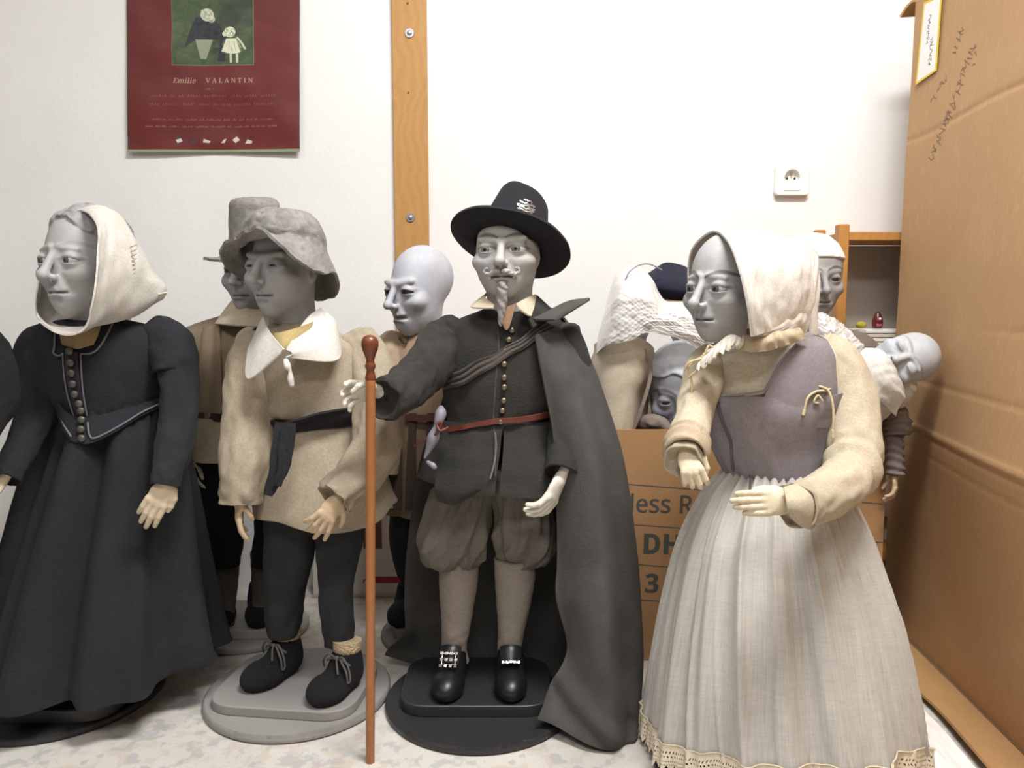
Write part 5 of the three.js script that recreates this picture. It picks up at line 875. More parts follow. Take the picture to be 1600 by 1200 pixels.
// --- the woman in the mauve bodice and white kerchief
{
  const z0 = -1.22, c = P(1222, 1150, -1.22); c.y = 0;
  const t = thing('puppet', 'puppet woman in a white kerchief, mauve bodice and long white apron', 'puppet', c.clone());
  stand(t, V(c.x - 0.045, 0, c.z + 0.05), 0.178, M.standBlack, { w: 0.13, d: 0.09, h: 0.016 });
  const rows = [[728, 1140, 1290, 0.7], [745, 1130, 1300, 0.72], [780, 1104, 1326, 0.76], [850, 1070, 1358, 0.8], [950, 1044, 1390, 0.84], [1050, 1026, 1410, 0.86], [1120, 1017, 1420, 0.88], [1150, 1014, 1422, 0.88]];
  const dyf = (a, v) => -v * v * 0.016 * Math.cos(a) - 0.004 * v * Math.sin(a * 2 + 1) + 0.048 * v * v * Math.pow(Math.max(0, -Math.sin(a)), 1.5) + 0.028 * v * v * Math.exp(-Math.pow((Math.atan2(Math.sin(a), Math.cos(a)) + 0.75) / 0.45, 2));
  const K = loftOf(rows, z0, 0.8, { dy: dyf });
  const fl = (s, am) => (a, v) => { const b = a + 0.06 * Math.sin(v * 3 + s) + 0.05 * N(a * 3, v * 2, s); return am * sstep(0.0, 0.2, v) * (0.6 + 0.4 * v) * (0.008 * Math.sin(b * 9 + s) + 0.010 * Math.pow(Math.abs(Math.sin(b * 10.5 + s * 2)), 8) + 0.005 * Math.sin(b * 19 + s * 3 + v * 2) + 0.0055 * Math.pow(Math.abs(Math.sin(b * 8.5 + s + 1.2 * N(b * 2, v * 1.2, 1))), 50) + 0.005 * Math.pow(Math.abs(Math.sin(b * 13.5 + 2 * s + 1.5 * N(b * 2, v * 1.5, 4))), 60)) + 0.0032 * Math.sin(a * 40 + s) * (1 - sstep(0.1, 0.5, v)); };
  const K0 = loftOf(rows.map(([y, a, b, k]) => [y, a + 12, b - 12, k]).slice(0, 8), z0, 0.8, { dy: dyf });
  part(t, 'underskirt', loftGeo(K0, 260, 60, fl(1, 0.8), { th: 0.003 }), linen('#c4bdb3'), 'pale grey underskirt');
  part(t, 'apron_skirt', loftGeo(K, 460, 90, fl(1, 0.8), { th: 0.002 }), M.gauze, 'thin white gathered overskirt');
  // lace along the hem
  const la = canvasTex(512, 128, (g, w, h) => {
    g.fillStyle = '#000'; g.fillRect(0, 0, w, h); g.fillStyle = '#fff'; g.fillRect(0, 0, w, 86);
    for (let i = 0; i < 16; i++) { const x = i * 32; g.beginPath(); g.moveTo(x, 84); g.lineTo(x + 16, 128); g.lineTo(x + 32, 84); g.fill(); g.beginPath(); g.moveTo(x - 8, 84); g.lineTo(x + 8, 112); g.lineTo(x + 24, 84); g.fill(); }
    g.fillStyle = '#000'; for (let i = 0; i < 32; i++) { const x = i * 16; g.beginPath(); g.ellipse(x + 8, 34, 3.4, 7, 0.5, 0, 7); g.fill(); g.beginPath(); g.ellipse(x, 54, 3.2, 6, -0.5, 0, 7); g.fill(); }
    for (let i = 0; i < 64; i++) { g.beginPath(); g.ellipse(i * 8 + 4, 76, 1.8, 4, 0.3, 0, 7); g.fill(); g.beginPath(); g.ellipse(i * 8, 92, 1.8, 4, -0.3, 0, 7); g.fill(); }
  }, false); la.wrapS = THREE.RepeatWrapping; la.repeat.set(1, 1);
  const disp = fl(1, 0.8), R1 = K.at(1), nU = 260;
  const ring = (a, dy, out) => { const d = disp(a, 1) + out; return V(R1[0] + Math.cos(a) * (R1[3] + d), R1[1] + dyf(a, 1) + dy, R1[2] - Math.sin(a) * (R1[4] + d)); };
  const lg = sheet((u, v) => { const a = u * Math.PI * 2, w = 0.004 * v * Math.sin(a * 60) * v; return ring(a, lerp(0.014, -0.030, v), 0.002 + 0.003 * v + w); }, 400, 8, 0.0012, true);
  { const uv = lg.attributes.uv; let mu = 0, mv = 0; for (let i = 0; i < uv.count; i++) { mu = Math.max(mu, uv.getX(i)); mv = Math.max(mv, uv.getY(i)); } for (let i = 0; i < uv.count; i++) uv.setXY(i, uv.getX(i) / mu * 10, 1 - uv.getY(i) / mv); }
  part(t, 'lace_hem', lg, std('#e3d6bf', { alphaMap: la, alphaTest: 0.5, roughness: 1 }), 'cream lace edging with open holes');
  part(t, 'hem_band', cord(Array.from({ length: 161 }, (_, i) => ring(i / 160 * Math.PI * 2, 0.0145, 0.003)), 0.0013, 320, 6), linen('#e0d0b4'));
  // blouse and bodice
  const B = loftOf([[516, 1150, 1236, 0.85], [526, 1136, 1268, 0.6], [540, 1112, 1298, 0.52], [562, 1096, 1310, 0.54], [600, 1092, 1312, 0.6], [640, 1100, 1302, 0.66], [680, 1114, 1292, 0.68], [715, 1128, 1288, 0.68], [742, 1140, 1286, 0.68]], z0, 0.6);
  part(t, 'blouse', loftGeo(B, 90, 60, (a, v) => 0.002 * N(Math.cos(a) * 3, v * 7, Math.sin(a) * 3) + 0.0012 * Math.sin(a * 30) * (1 - sstep(0.05, 0.3, v))), M.blouse, 'cream blouse');
  const C = loftOf([[612, 1089, 1314, 0.63], [640, 1096, 1305, 0.69], [680, 1111, 1294, 0.71], [715, 1126, 1290, 0.71], [738, 1138, 1287, 0.71]], z0, 0.6, { dy: (a, v) => (1 - v) * 0.022 * Math.pow(Math.max(0, -Math.sin(a) * -1 < 0 ? Math.sin(a) * -0 : 0), 1) + (1 - v) * 0.008 * (1 - Math.abs(Math.sin(a))) + v * (-0.004 * Math.sin(a * 20) * 0.5) });
  const bod = part(t, 'bodice', loftGeo(C, 110, 50, (a, v) => 0.0035 + 0.004 * N(Math.cos(a) * 2.4, v * 2.5, Math.sin(a) * 2.4) , { th: 0.004 }), M.mauve, 'mauve grey fitted bodice');
  part(t, 'shoulder_strap', layPatch(B, [[[1262, 522], [1276, 524], [1290, 530]], [[1240, 545], [1272, 548], [1303, 556]], [[1216, 574], [1262, 578], [1305, 580]], [[1200, 604], [1256, 606], [1307, 606]], [[1192, 634], [1250, 640], [1306, 640]], [[1190, 664], [1246, 668], [1300, 668]]], 20, 30, 0.004, 0.0085), M.mauve);
  part(t, 'shoulder_strap', layPatch(B, [[[1108, 548], [1112, 552]], [[1099, 566], [1104, 570]], [[1095, 585], [1101, 588]], [[1093, 604], [1106, 606]], [[1096, 626], [1118, 630]], [[1100, 655], [1130, 660]]], 8, 24, 0.004, 0.0085), M.mauve);
  part(t, 'neck_edge', cord([[1092, 606], [1104, 612], [1122, 618], [1160, 616], [1194, 610], [1202, 598], [1218, 568], [1242, 540], [1264, 520]].map(([x, y]) => B.front(x, y, 0.010)), 0.002, 60), M.mauve);
  part(t, 'front_slit', cord([[1122, 630], [1127, 652], [1136, 675], [1142, 690], [1144, 715], [1146, 736]].map(([x, y]) => C.front(x, y, 0.0095)), 0.0024, 50), M.mauveDark, 'dark front closing of the bodice');
  part(t, 'waist_cord', cord([[1166, 742], [1172, 745], [1172, 765], [1170, 790]].map(([x, y]) => K.front(x, y, 0.006)), 0.0012, 40), M.mauveDark);
  // sleeves
  const sw = s => wrinkle(0.0045, 6, s);
  part(t, 'sleeve', limb([[P(1116, 556, -1.22), 0.024], [P(1102, 578, -1.20), 0.031], [P(1092, 620, -1.17), 0.030], [P(1082, 660, -1.13), 0.028], [P(1074, 690, -1.08), 0.029], [P(1070, 712, -1.045), 0.028], [P(1068, 722, -1.03), 0.026]], 36, 70, sw(3), { cuff: true }), M.sleeveTan, 'cream sleeve with a rolled cuff');
  const cuffP = [P(1076, 684, -1.075), P(1070, 712, -1.035)];
  part(t, 'cuff', limb([[cuffP[0], 0.028], [cuffP[0].clone().lerp(cuffP[1], 0.5), 0.0315], [cuffP[1], 0.0285]], 36, 20, (a, v) => 0.0022 * Math.sin(v * 14 + 2 * Math.sin(a)) + 0.0012 * N(a * 3, v * 5, 2), { cuff: true }), linen('#c9b49a'));
  hand(t, P(1070, 700, -1.04), V(0.18, -0.80, 0.57), V(-0.25, 0.45, 0.85), 0.077, M.handCream, { side: -1, curl: [0.75, 0.8, 0.85, 0.85], spread: 0.04, thumb: [[0.13, 0.1, -0.03], [0.25, 0.26, -0.06], [0.26, 0.42, -0.14], [0.20, 0.52, -0.2]] }, 'cream hand closed loosely below the rolled cuff');
  part(t, 'sleeve', limb([[P(1282, 545, -1.24), 0.026], [P(1306, 562, -1.23), 0.036], [P(1326, 610, -1.21), 0.041], [P(1332, 670, -1.18), 0.042], [P(1334, 715, -1.145), 0.041], [P(1322, 750, -1.10), 0.037], [P(1290, 772, -1.05), 0.033], [P(1258, 786, -1.015), 0.0315], [P(1244, 790, -1.00), 0.031]], 44, 110, (a, v) => wrinkle(0.0042, 7, 7)(a, v) + 0.004 * Math.exp(-Math.pow((v - 0.56) / 0.08, 2)) * Math.sin(v * 70 + 2 * Math.cos(a)), { cuff: true }), M.sleeveTan);
  part(t, 'cuff', patch([[[1224, 762, -0.992], [1228, 782, -0.962], [1232, 804, -0.962], [1250, 820, -0.985]], [[1240, 758, -1.0], [1250, 780, -0.965], [1256, 806, -0.965], [1266, 826, -0.99]], [[1262, 752, -1.02], [1272, 776, -0.99], [1276, 800, -0.99], [1276, 818, -1.01]]], 16, 12, 0.003), M.sleeveTan);
  hand(t, P(1243, 784, -1.0), V(-1, -0.02, 0.06), V(0.05, 0.25, 0.95), 0.085, M.handCream, { side: 1, curl: [0.22, 0.24, 0.26, 0.28], spread: 0.0, thumb: [[0.13, 0.14, -0.03], [0.2, 0.3, -0.05], [0.22, 0.46, -0.07], [0.215, 0.60, -0.09]] }, 'cream hand held flat before the apron');
  // cords at the shoulders
  const tie = (pts, r = 0.0016) => cord(pts.map(a => P(...a)), r, 60, 7), TM = linen('#e0cda6');
  part(t, 'shoulder_tie', mergeGeometries([tie([[1300, 606, -1.165], [1290, 610, -1.15], [1275, 612, -1.145], [1262, 622, -1.14], [1256, 645, -1.14]], 0.0019), tie([[1266, 600, -1.16], [1282, 604, -1.15], [1295, 612, -1.145], [1302, 640, -1.14], [1301, 682, -1.14]], 0.0019), tie([[1280, 630, -1.145], [1272, 628, -1.142], [1278, 618, -1.142], [1285, 626, -1.142]]), tie([[1301, 672, -1.14], [1301, 684, -1.14]], 0.0026), tie([[1257, 640, -1.14], [1255, 648, -1.14]], 0.0026)]), TM, 'cream cord tied in a bow at the shoulder');
  part(t, 'shoulder_tie', mergeGeometries([tie([[1120, 548, -1.13], [1108, 540, -1.13], [1100, 555, -1.13], [1084, 565, -1.14], [1076, 575, -1.14], [1081, 600, -1.14], [1080, 630, -1.14]], 0.0018), tie([[1098, 560, -1.13], [1078, 566, -1.135], [1070, 578, -1.14]], 0.0018), tie([[1100, 552, -1.13], [1092, 575, -1.13], [1076, 590, -1.14]])]), TM);
  part(t, 'frill', patch([[[1100, 552, -1.15], [1118, 540, -1.135], [1140, 524, -1.13], [1158, 528, -1.125]], [[1092, 566, -1.135], [1112, 552, -1.115], [1136, 538, -1.11], [1156, 536, -1.112]], [[1088, 580, -1.13], [1108, 566, -1.11], [1132, 548, -1.105], [1150, 542, -1.108]]], 50, 14, 0.002, false, (w, u, v) => { w.z += 0.005 * v * Math.sin(u * 34); w.y += 0.003 * v * Math.sin(u * 47 + 1); }), linen('#f0e8da'), 'white gathered neck frill');
  part(t, 'neck_ruffle', patch([[[1160, 524, -1.12], [1185, 524, -1.115], [1215, 518, -1.13], [1248, 512, -1.16]], [[1158, 536, -1.105], [1186, 536, -1.10], [1218, 528, -1.12], [1256, 520, -1.155]], [[1150, 546, -1.108], [1186, 550, -1.105], [1220, 542, -1.125], [1262, 528, -1.16]]], 60, 14, 0.002, false, (w, u, v) => { w.z += 0.0035 * Math.sin(v * 3) * Math.sin(u * 30 + 2 * Math.sin(u * 9)); w.y += 0.0018 * N(u * 12, v * 2, 3); }), linen('#c6b498'), 'tan gathered neck ruffle');
  // head and kerchief
  head(t, { c: P(1134, 449, -1.185), s: 0.166, yaw: -0.86, pitch: 0.05, roll: -0.02, tone: '#a3a2a3', dark: '#4a484b', ridge: 0.010, ridgeY: 0.03, brow: 0.85, browY: 0.10, liner: 0.55, lips: 0.3, lip: '#77706f', jaw: 0.98, open: 0.026, nose: 1.2, iris: '#55595f', white: '#abaaa8', gaze: -0.1, skull: 0.92, neckR: 0.13, neck: 0.5, cell: 0.0086 });
  const kn = (w, u, v) => { const n = 0.0045 * N(u * 5, v * 6, 2) + 0.0018 * N(u * 13, v * 12, 5) + 0.0005 * N(u * 26, v * 24, 1); const e = sstep(0, 0.25, v); w.x += n * e; w.z += n * e; w.y += 0.5 * n * e; };
  const kr = part(t, 'kerchief', patch([
    [[1100, 512, -1.245], [1084, 480, -1.265], [1075, 430, -1.27], [1082, 388, -1.25], [1112, 362, -1.20], [1136, 376, -1.125], [1154, 418, -1.085], [1167, 472, -1.07], [1174, 526, -1.08]],
    [[1108, 514, -1.26], [1092, 480, -1.28], [1088, 426, -1.285], [1097, 384, -1.265], [1124, 361, -1.21], [1150, 373, -1.135], [1168, 416, -1.095], [1179, 472, -1.082], [1184, 523, -1.09]],
    [[1130, 520, -1.29], [1115, 476, -1.315], [1115, 415, -1.32], [1128, 378, -1.29], [1152, 362, -1.235], [1184, 372, -1.165], [1203, 415, -1.125], [1211, 470, -1.115], [1208, 516, -1.125]],
    [[1165, 520, -1.33], [1155, 472, -1.36], [1160, 422, -1.36], [1175, 385, -1.33], [1202, 367, -1.27], [1232, 381, -1.215], [1249, 420, -1.18], [1252, 466, -1.17], [1240, 509, -1.18]],
    [[1205, 515, -1.35], [1200, 472, -1.375], [1205, 430, -1.37], [1222, 398, -1.34], [1250, 378, -1.285], [1266, 396, -1.25], [1272, 432, -1.23], [1272, 475, -1.225], [1264, 516, -1.23]]], 90, 80, 0.0028, false, kn), linen('#f2ece4'), 'white linen kerchief tied behind the head');
  part(kr, 'tail', patch([[[1262, 376, -1.255], [1272, 388, -1.24], [1279, 400, -1.245]], [[1264, 420, -1.235], [1272, 430, -1.22], [1280, 440, -1.23]], [[1260, 470, -1.23], [1268, 480, -1.215], [1278, 485, -1.225]], [[1258, 515, -1.23], [1268, 528, -1.215], [1277, 525, -1.225]]], 10, 30, 0.0025, false, slack(0.004, 5)), linen('#e6ddd2'));
  part(kr, 'lower_fold', patch([[[1210, 500, -1.13], [1236, 488, -1.165], [1262, 470, -1.215]], [[1205, 514, -1.125], [1240, 506, -1.16], [1262, 500, -1.215]], [[1180, 526, -1.095], [1225, 520, -1.15], [1258, 528, -1.22]]], 20, 14, 0.0025, false, slack(0.003, 9)), linen('#efe7dd'));
}

// ---------------------------------------------------------------- the puppets behind
const puppetLegs = (t, L) => L.forEach(([rows, z, m, s]) => part(t, 'leg', loftGeo(loftOf(rows, z, 0.95), 32, 30, (a, v) => 0.002 * N(Math.cos(a) * 2 + s, v * 9, Math.sin(a) * 2)), m));
// --- bald puppet between the peasant and the man
function baldPuppet() {
  const z0 = -1.66, c = P(690, 1000, -1.68); c.y = 0;
  const t = thing('puppet', 'bald grey puppet in a tan and brown vest behind the walking stick', 'puppet', c.clone());
  stand(t, c, 0.135, M.standMid, { h: 0.02, w: 0.1, d: 0.07 });
  for (const [a, b] of [[642, 618], [712, 716]]) { const H = P(a, 960, -1.72), To = P(b, 985, -1.61); H.y = To.y = 0.042; shoe(t, H, To, 0.055, 0.075, M.blackSuede); }
  part(t, 'breeches', loftGeo(loftOf([[760, 612, 755, 0.7], [830, 608, 758, 0.7], [890, 618, 748, 0.65], [925, 640, 726, 0.5], [955, 650, 716, 0.4]], z0, 0.7), 48, 30, (a, v) => 0.004 * N(Math.cos(a) * 3, v * 4, 1)), M.blackCloth);
  const B = loftOf([[508, 645, 702, 0.8], [520, 622, 730, 0.6], [534, 606, 748, 0.56], [570, 600, 754, 0.6], [610, 606, 748, 0.62], [650, 616, 738, 0.64], [664, 618, 738, 0.64]], z0, 0.6);
  part(t, 'shirt', loftGeo(B, 60, 40, (a, v) => 0.004 * N(Math.cos(a) * 3, v * 5, Math.sin(a) * 3)), linen('#b89c80'), 'tan shirt');
  const S = loftOf([[640, 613, 742, 0.66], [690, 606, 750, 0.7], [750, 601, 758, 0.7], [796, 600, 762, 0.7]], z0, 0.65);
  part(t, 'vest_skirt', loftGeo(S, 80, 30, (a, v) => 0.005 * Math.sin(a * 9) * v, { th: 0.004 }), M.brownVest, 'brown flared lower vest');
  for (const [a, b] of [[608, 628], [634, 650], [662, 684]]) part(t, 'vest_strip', strip(lay(S, [[a + 6, 645], [a + 3, 700], [a, 760], [a - 1, 797]], 0.008), lay(S, [[b, 645], [b, 700], [b, 760], [b, 797]], 0.008), 20, 4, 0.003), M.darkBrown, 'dark brown strip');
  part(t, 'belt', strip(lay(S, [[614, 645], [650, 648], [690, 648], [738, 645]], 0.013), lay(S, [[614, 655], [650, 658], [690, 658], [738, 655]], 0.013), 30, 4, 0.003), std('#4e2c28', { roughness: 0.6 }), 'dark red belt');
  part(t, 'collar_edge', cord([[624, 528], [634, 536], [640, 520], [652, 512]].map(([x, y]) => B.front(x, y, 0.005)), 0.002), M.darkBrown);
  part(t, 'sleeve', limb([[P(626, 532, -1.66), 0.034], [P(608, 560, -1.65), 0.046], [P(606, 620, -1.63), 0.046], [P(600, 690, -1.61), 0.042], [P(596, 740, -1.60), 0.036]], 36, 50, wrinkle(0.004, 6, 2), { cuff: true }), linen('#bfa78c'));
  hand(t, P(596, 738, -1.60), V(-0.05, -1, 0.1), V(-0.9, 0, 0.4), 0.085, M.handTan, { side: -1 });
  head(t, { c: P(656, 452, -1.645), s: 0.194, yaw: -0.70, noEar: true, pitch: 0.10, roll: 0.0, tone: '#b1b1b8', dark: '#3a3436', socket: 0.85, lips: 0.5, lip: '#6e5852', jaw: 0.92, open: 0.02, nose: 1.05, mouth: true, iris: '#1c1718', white: '#2a2526', skull: 0.84, neckR: 0.15 });
  return t;
}
const bald = baldPuppet();
{ // a copy stands behind the bonnet
  const k = bald.clone(); k.name = numbered('puppet'); scene.add(k); k.userData = { label: 'puppet with a grey head almost hidden behind the white bonnet', category: 'puppet' };
  const a = P(184, 418, -1.77), b = P(654, 454, -1.645); k.position.x += a.x - b.x + 0.035; k.position.z += a.z - b.z; k.rotation.y = 0.9;
  k.position.x = a.x; k.position.z = -1.77;
}
// --- puppet with a tall grey hat behind the peasant
{
  const z0 = -1.62, c = P(392, 1010, -1.705); c.y = 0;
  const t = thing('puppet', 'puppet in a flat topped grey hat and tan coat behind the peasant', 'puppet', c.clone());
  stand(t, c, 0.132, std('#a09c99', { roughness: 0.55 }), { h: 0.016, d: 0.085 });
  for (const [hx, tx, hy] of [[352, 346, 955], [408, 404, 955]]) { const H = P(hx, hy, -1.72), To = P(tx, 1000, -1.615); H.y = To.y = 0.038; shoe(t, H, To, 0.056, 0.085, M.blackSuede); }
  puppetLegs(t, [[[[860, 332, 376, 0.95], [900, 334, 372, 1], [940, 340, 368, 1], [975, 342, 366, 1]], -1.645, linen('#6e6156'), 1], [[[860, 392, 428, 0.95], [900, 393, 425, 1], [940, 395, 420, 1], [975, 396, 420, 1]], -1.645, linen('#6e6156'), 2]]);
  const BR = s => (a, v) => 0.007 * N(Math.cos(a) * 2.2 + s, v * 4, Math.sin(a) * 2.2);
  part(t, 'breeches', loftGeo(loftOf([[690, 305, 392, 0.7], [740, 298, 382, 0.75], [800, 306, 380, 0.8], [850, 316, 378, 0.8], [880, 326, 374, 0.8], [886, 336, 368, 0.8]], z0, 0.75), 48, 40, BR(2)), M.blackCloth);
  part(t, 'breeches', loftGeo(loftOf([[690, 380, 470, 0.7], [740, 392, 480, 0.75], [800, 398, 476, 0.8], [850, 396, 466, 0.8], [880, 394, 440, 0.8], [886, 396, 430, 0.8]], z0, 0.75), 48, 40, BR(7)), M.blackCloth);
  const B = loftOf([[492, 350, 420, 0.7], [504, 312, 452, 0.55], [518, 292, 474, 0.55], [545, 284, 484, 0.6], [590, 296, 476, 0.64], [636, 306, 468, 0.66], [652, 308, 466, 0.66]], z0, 0.6);
  part(t, 'coat', loftGeo(B, 80, 50, (a, v) => 0.004 * N(Math.cos(a) * 3, v * 5, Math.sin(a) * 3) + 0.002 * Math.sin(a * 14) * v), M.tanCoat, 'tan coat');
  part(t, 'coat_panel', strip(lay(B, [[318, 512], [314, 560], [308, 610], [306, 643]], 0.008), lay(B, [[344, 508], [345, 560], [346, 610], [345, 646]], 0.010), 30, 8, 0.004, (w, u, v) => { w.z += 0.003 * Math.sin(u * 8); }), M.tanCoat, 'hanging front panel of the coat');
  part(t, 'belt', strip(lay(B, [[306, 636], [350, 640], [400, 640], [466, 634]], 0.004), lay(B, [[306, 654], [350, 660], [400, 660], [466, 654]], 0.006), 30, 4, 0.003), std('#3a2620', { roughness: 0.6 }), 'dark brown belt');
  const S = loftOf([[648, 306, 466, 0.66], [680, 302, 472, 0.7], [712, 298, 476, 0.72]], z0, 0.65);
  part(t, 'coat_skirt', loftGeo(S, 80, 20, (a, v) => 0.005 * Math.sin(a * 8) * v, { th: 0.004 }), M.tanLight, 'pale lower coat');
  part(t, 'sleeve', limb([[P(322, 520, -1.62), 0.03], [P(302, 545, -1.62), 0.038], [P(298, 600, -1.63), 0.038], [P(300, 660, -1.62), 0.036], [P(306, 716, -1.60), 0.03]], 32, 40, wrinkle(0.004, 6, 4), { cuff: true }), M.tanCoat);
  hand(t, P(306, 714, -1.60), V(0.05, -1, 0.1), V(-0.9, 0, 0.4), 0.08, M.handPale, { side: -1 });
  part(t, 'collar', patch([[[362, 470, -1.60], [385, 482, -1.55], [420, 484, -1.56]], [[350, 486, -1.58], [372, 500, -1.53], [420, 500, -1.54]], [[336, 506, -1.56], [360, 508, -1.515], [420, 512, -1.525]]], 16, 12, 0.003), M.collarCream, 'cream shirt collar');
  part(t, 'collar_tie', strip([P(392, 508, -1.52), P(372, 520, -1.51), P(364, 545, -1.51), P(358, 574, -1.515)], [P(398, 512, -1.52), P(380, 528, -1.51), P(372, 548, -1.51), P(364, 572, -1.515)], 20, 3, 0.002), linen('#d9cfc2'), 'white hanging tie');
  head(t, { c: P(402, 424, -1.61), s: 0.185, yaw: -0.25, tone: '#9f9d9e', dark: '#4e4b4d', brow: 0.5, jaw: 1, skull: 0.85, cell: 0.012, neckR: 0.19 });
  const cr = patch([[[398, 309, -1.60]], [[398, 309, -1.60]]].length ? [
    ...[[398, 310, 4, 0.005], [398, 311, 26, 0.035], [397, 316, 36, 0.052], [397, 330, 38, 0.056], [397, 360, 38, 0.058], [396, 388, 38, 0.060], [397, 399, 44, 0.068], [398, 405, 66, 0.10], [398, 406, 80, 0.125]].map(([cx, cy, rx, rz]) => Array.from({ length: 12 }, (_, i) => { const a = -i * Math.PI / 6; return [cx + Math.cos(a) * rx, cy, -1.61 - Math.sin(a) * rz]; }))] : [], 90, 60, 0.005, true, (w, u, v) => { const n = 0.0025 * N(w.x * 50, w.y * 50, w.z * 50); w.y += n + (v > 0.85 ? 0.004 * Math.sin(u * 12.56 + 1) * (v - 0.85) / 0.15 : 0); w.z += n; w.x += n; });
  part(t, 'hat', cr, M.felt, 'grey felt hat with a flat crown');
}
// --- dark sleeved puppet cut by the left edge
{
  const z0 = -1.30, c = P(-170, 1100, -1.32); c.y = 0;
  const t = thing('puppet', 'dark sleeve of a puppet cut off by the left edge', 'puppet', c.clone());
  stand(t, c, 0.11, M.standBlack);
  part(t, 'bodice', loftGeo(loftOf([[505, -150, -60, 0.8], [525, -190, -30, 0.6], [560, -200, -24, 0.6], [640, -180, -42, 0.66], [690, -176, -48, 0.66]], z0, 0.6), 48, 30), M.blackCloth);
  part(t, 'skirt', loftGeo(loftOf([[680, -176, -48, 0.7], [800, -200, -40, 0.8], [1000, -230, -34, 0.85], [1060, -232, -32, 0.85]], z0, 0.8), 90, 40, (a, v) => 0.006 * Math.sin(a * 9) * v), M.blackCloth);
  part(t, 'sleeve', limb([[P(-40, 520, -1.31), 0.028], [P(-24, 548, -1.30), 0.036], [P(-12, 590, -1.28), 0.037], [P(-10, 625, -1.26), 0.035], [P(-24, 660, -1.23), 0.03], [P(-50, 700, -1.18), 0.026]], 36, 50, wrinkle(0.004, 6, 3), { cuff: true }), M.blackCloth);
  head(t, { c: P(-105, 430, -1.30), s: 0.185, yaw: 0.2, cell: 0.014, brow: 0.4 });
}
// --- young face looking over the printed box
{
  const z0 = -1.69, c = P(1062, 900, z0); c.y = 0;
  const t = thing('puppet', 'young grey face with short hair peering over the printed box edge', 'puppet', c.clone());
  const hm = (x, y, z) => sstep(0.25, 0.275, y - 0.25 * Math.max(0, z - 0.25) + 0.02 * Math.sin(x * 26) + 0.55 * Math.max(0, Math.abs(x) - 0.2) + (z < 0.05 ? 0.4 : 0));
  head(t, { c: P(1062, 616, -1.67), s: 0.205, yaw: -0.22, pitch: 0.16, tone: '#82838a', dark: '#454248', brow: 0.8, browY: 0.085, liner: 0.25, lips: 0.5, lip: '#77696a', jaw: 0.9, open: 0.016, socketR: 0.04, ridge: 0.012, nose: 0.85, iris: '#3a2a26', white: '#96969a', noEar: true,
    hair: (d, x, y, z) => d - hm(x, y, z) * (0.022 + 0.008 * N(x * 14, y * 14, z * 14)), hairMask: (x, y, z) => hm(x, y, z), hairTone: '#b2b5bc' });
  part(t, 'gown', loftGeo(loftOf([[668, 1010, 1114, 0.6], [690, 996, 1130, 0.6], [800, 1000, 1130, 0.7], [950, 990, 1140, 0.75], [985, 990, 1140, 0.75]], z0, 0.6), 48, 30, (a, v) => 0.004 * Math.sin(a * 8) * v), M.greyBrown);
  part(t, 'scarf', limb([[P(1000, 668, -1.65), 0.012], [P(1012, 660, -1.61), 0.017], [P(1030, 662, -1.595), 0.015], [P(1060, 680, -1.60), 0.015], [P(1100, 668, -1.63), 0.014]], 24, 40, wrinkle(0.004, 9, 5)), M.greyBrown, 'grey brown scarf');
}
// --- puppet in a canvas cloak, wrapped
{
  const z0 = -1.71, c = P(965, 900, z0); c.y = 0;
  const t = thing('puppet', 'puppet in a pale canvas cloak wrapped in plastic beside the cape', 'puppet', c.clone());
  part(t, 'cloak', patch([
    [[932, 540, -1.70], [950, 528, -1.63], [985, 524, -1.61], [1010, 534, -1.64], [1020, 545, -1.70], [985, 530, -1.76]],
    [[922, 585, -1.71], [940, 575, -1.61], [985, 570, -1.585], [1014, 575, -1.64], [1022, 590, -1.71], [975, 580, -1.775]],
    [[916, 680, -1.71], [938, 680, -1.595], [975, 680, -1.575], [992, 668, -1.64], [1006, 680, -1.71], [970, 680, -1.775]],
    [[920, 970, -1.71], [930, 985, -1.60], [965, 985, -1.585], [984, 980, -1.64], [1000, 970, -1.71], [965, 950, -1.775]]], 80, 60, 0.004, true, (w, u, v) => { const n = 0.005 * N(u * 6, v * 5, 2) + 0.002 * N(u * 14, v * 10, 4); w.z += n; w.x += n * 0.6; }), M.canvas, 'coarse canvas cloak');
  part(t, 'cloak_edge', strip([P(1004, 546, -1.615), P(1014, 580, -1.61), P(1002, 630, -1.60), P(986, 672, -1.60)], [P(1009, 546, -1.615), P(1020, 580, -1.61), P(1007, 632, -1.60), P(991, 674, -1.60)], 24, 3, 0.003), M.greyBrown, 'brown cloak border');
  head(t, { c: P(990, 488, -1.70), s: 0.15, yaw: -0.3, tone: '#b4b1b0', dark: '#3f3c3c', brow: 0.7, socket: 0.6, cell: 0.012, iris: '#2a2626', neckR: 0.17 });
  part(t, 'cap_rim', cord([[976, 440, -1.62], [984, 424, -1.62], [1000, 414, -1.63], [1016, 413, -1.64], [1034, 422, -1.65]].map(a => P(...a)), 0.0016, 40), std('#8e8b8a', { roughness: 0.5 }));
}
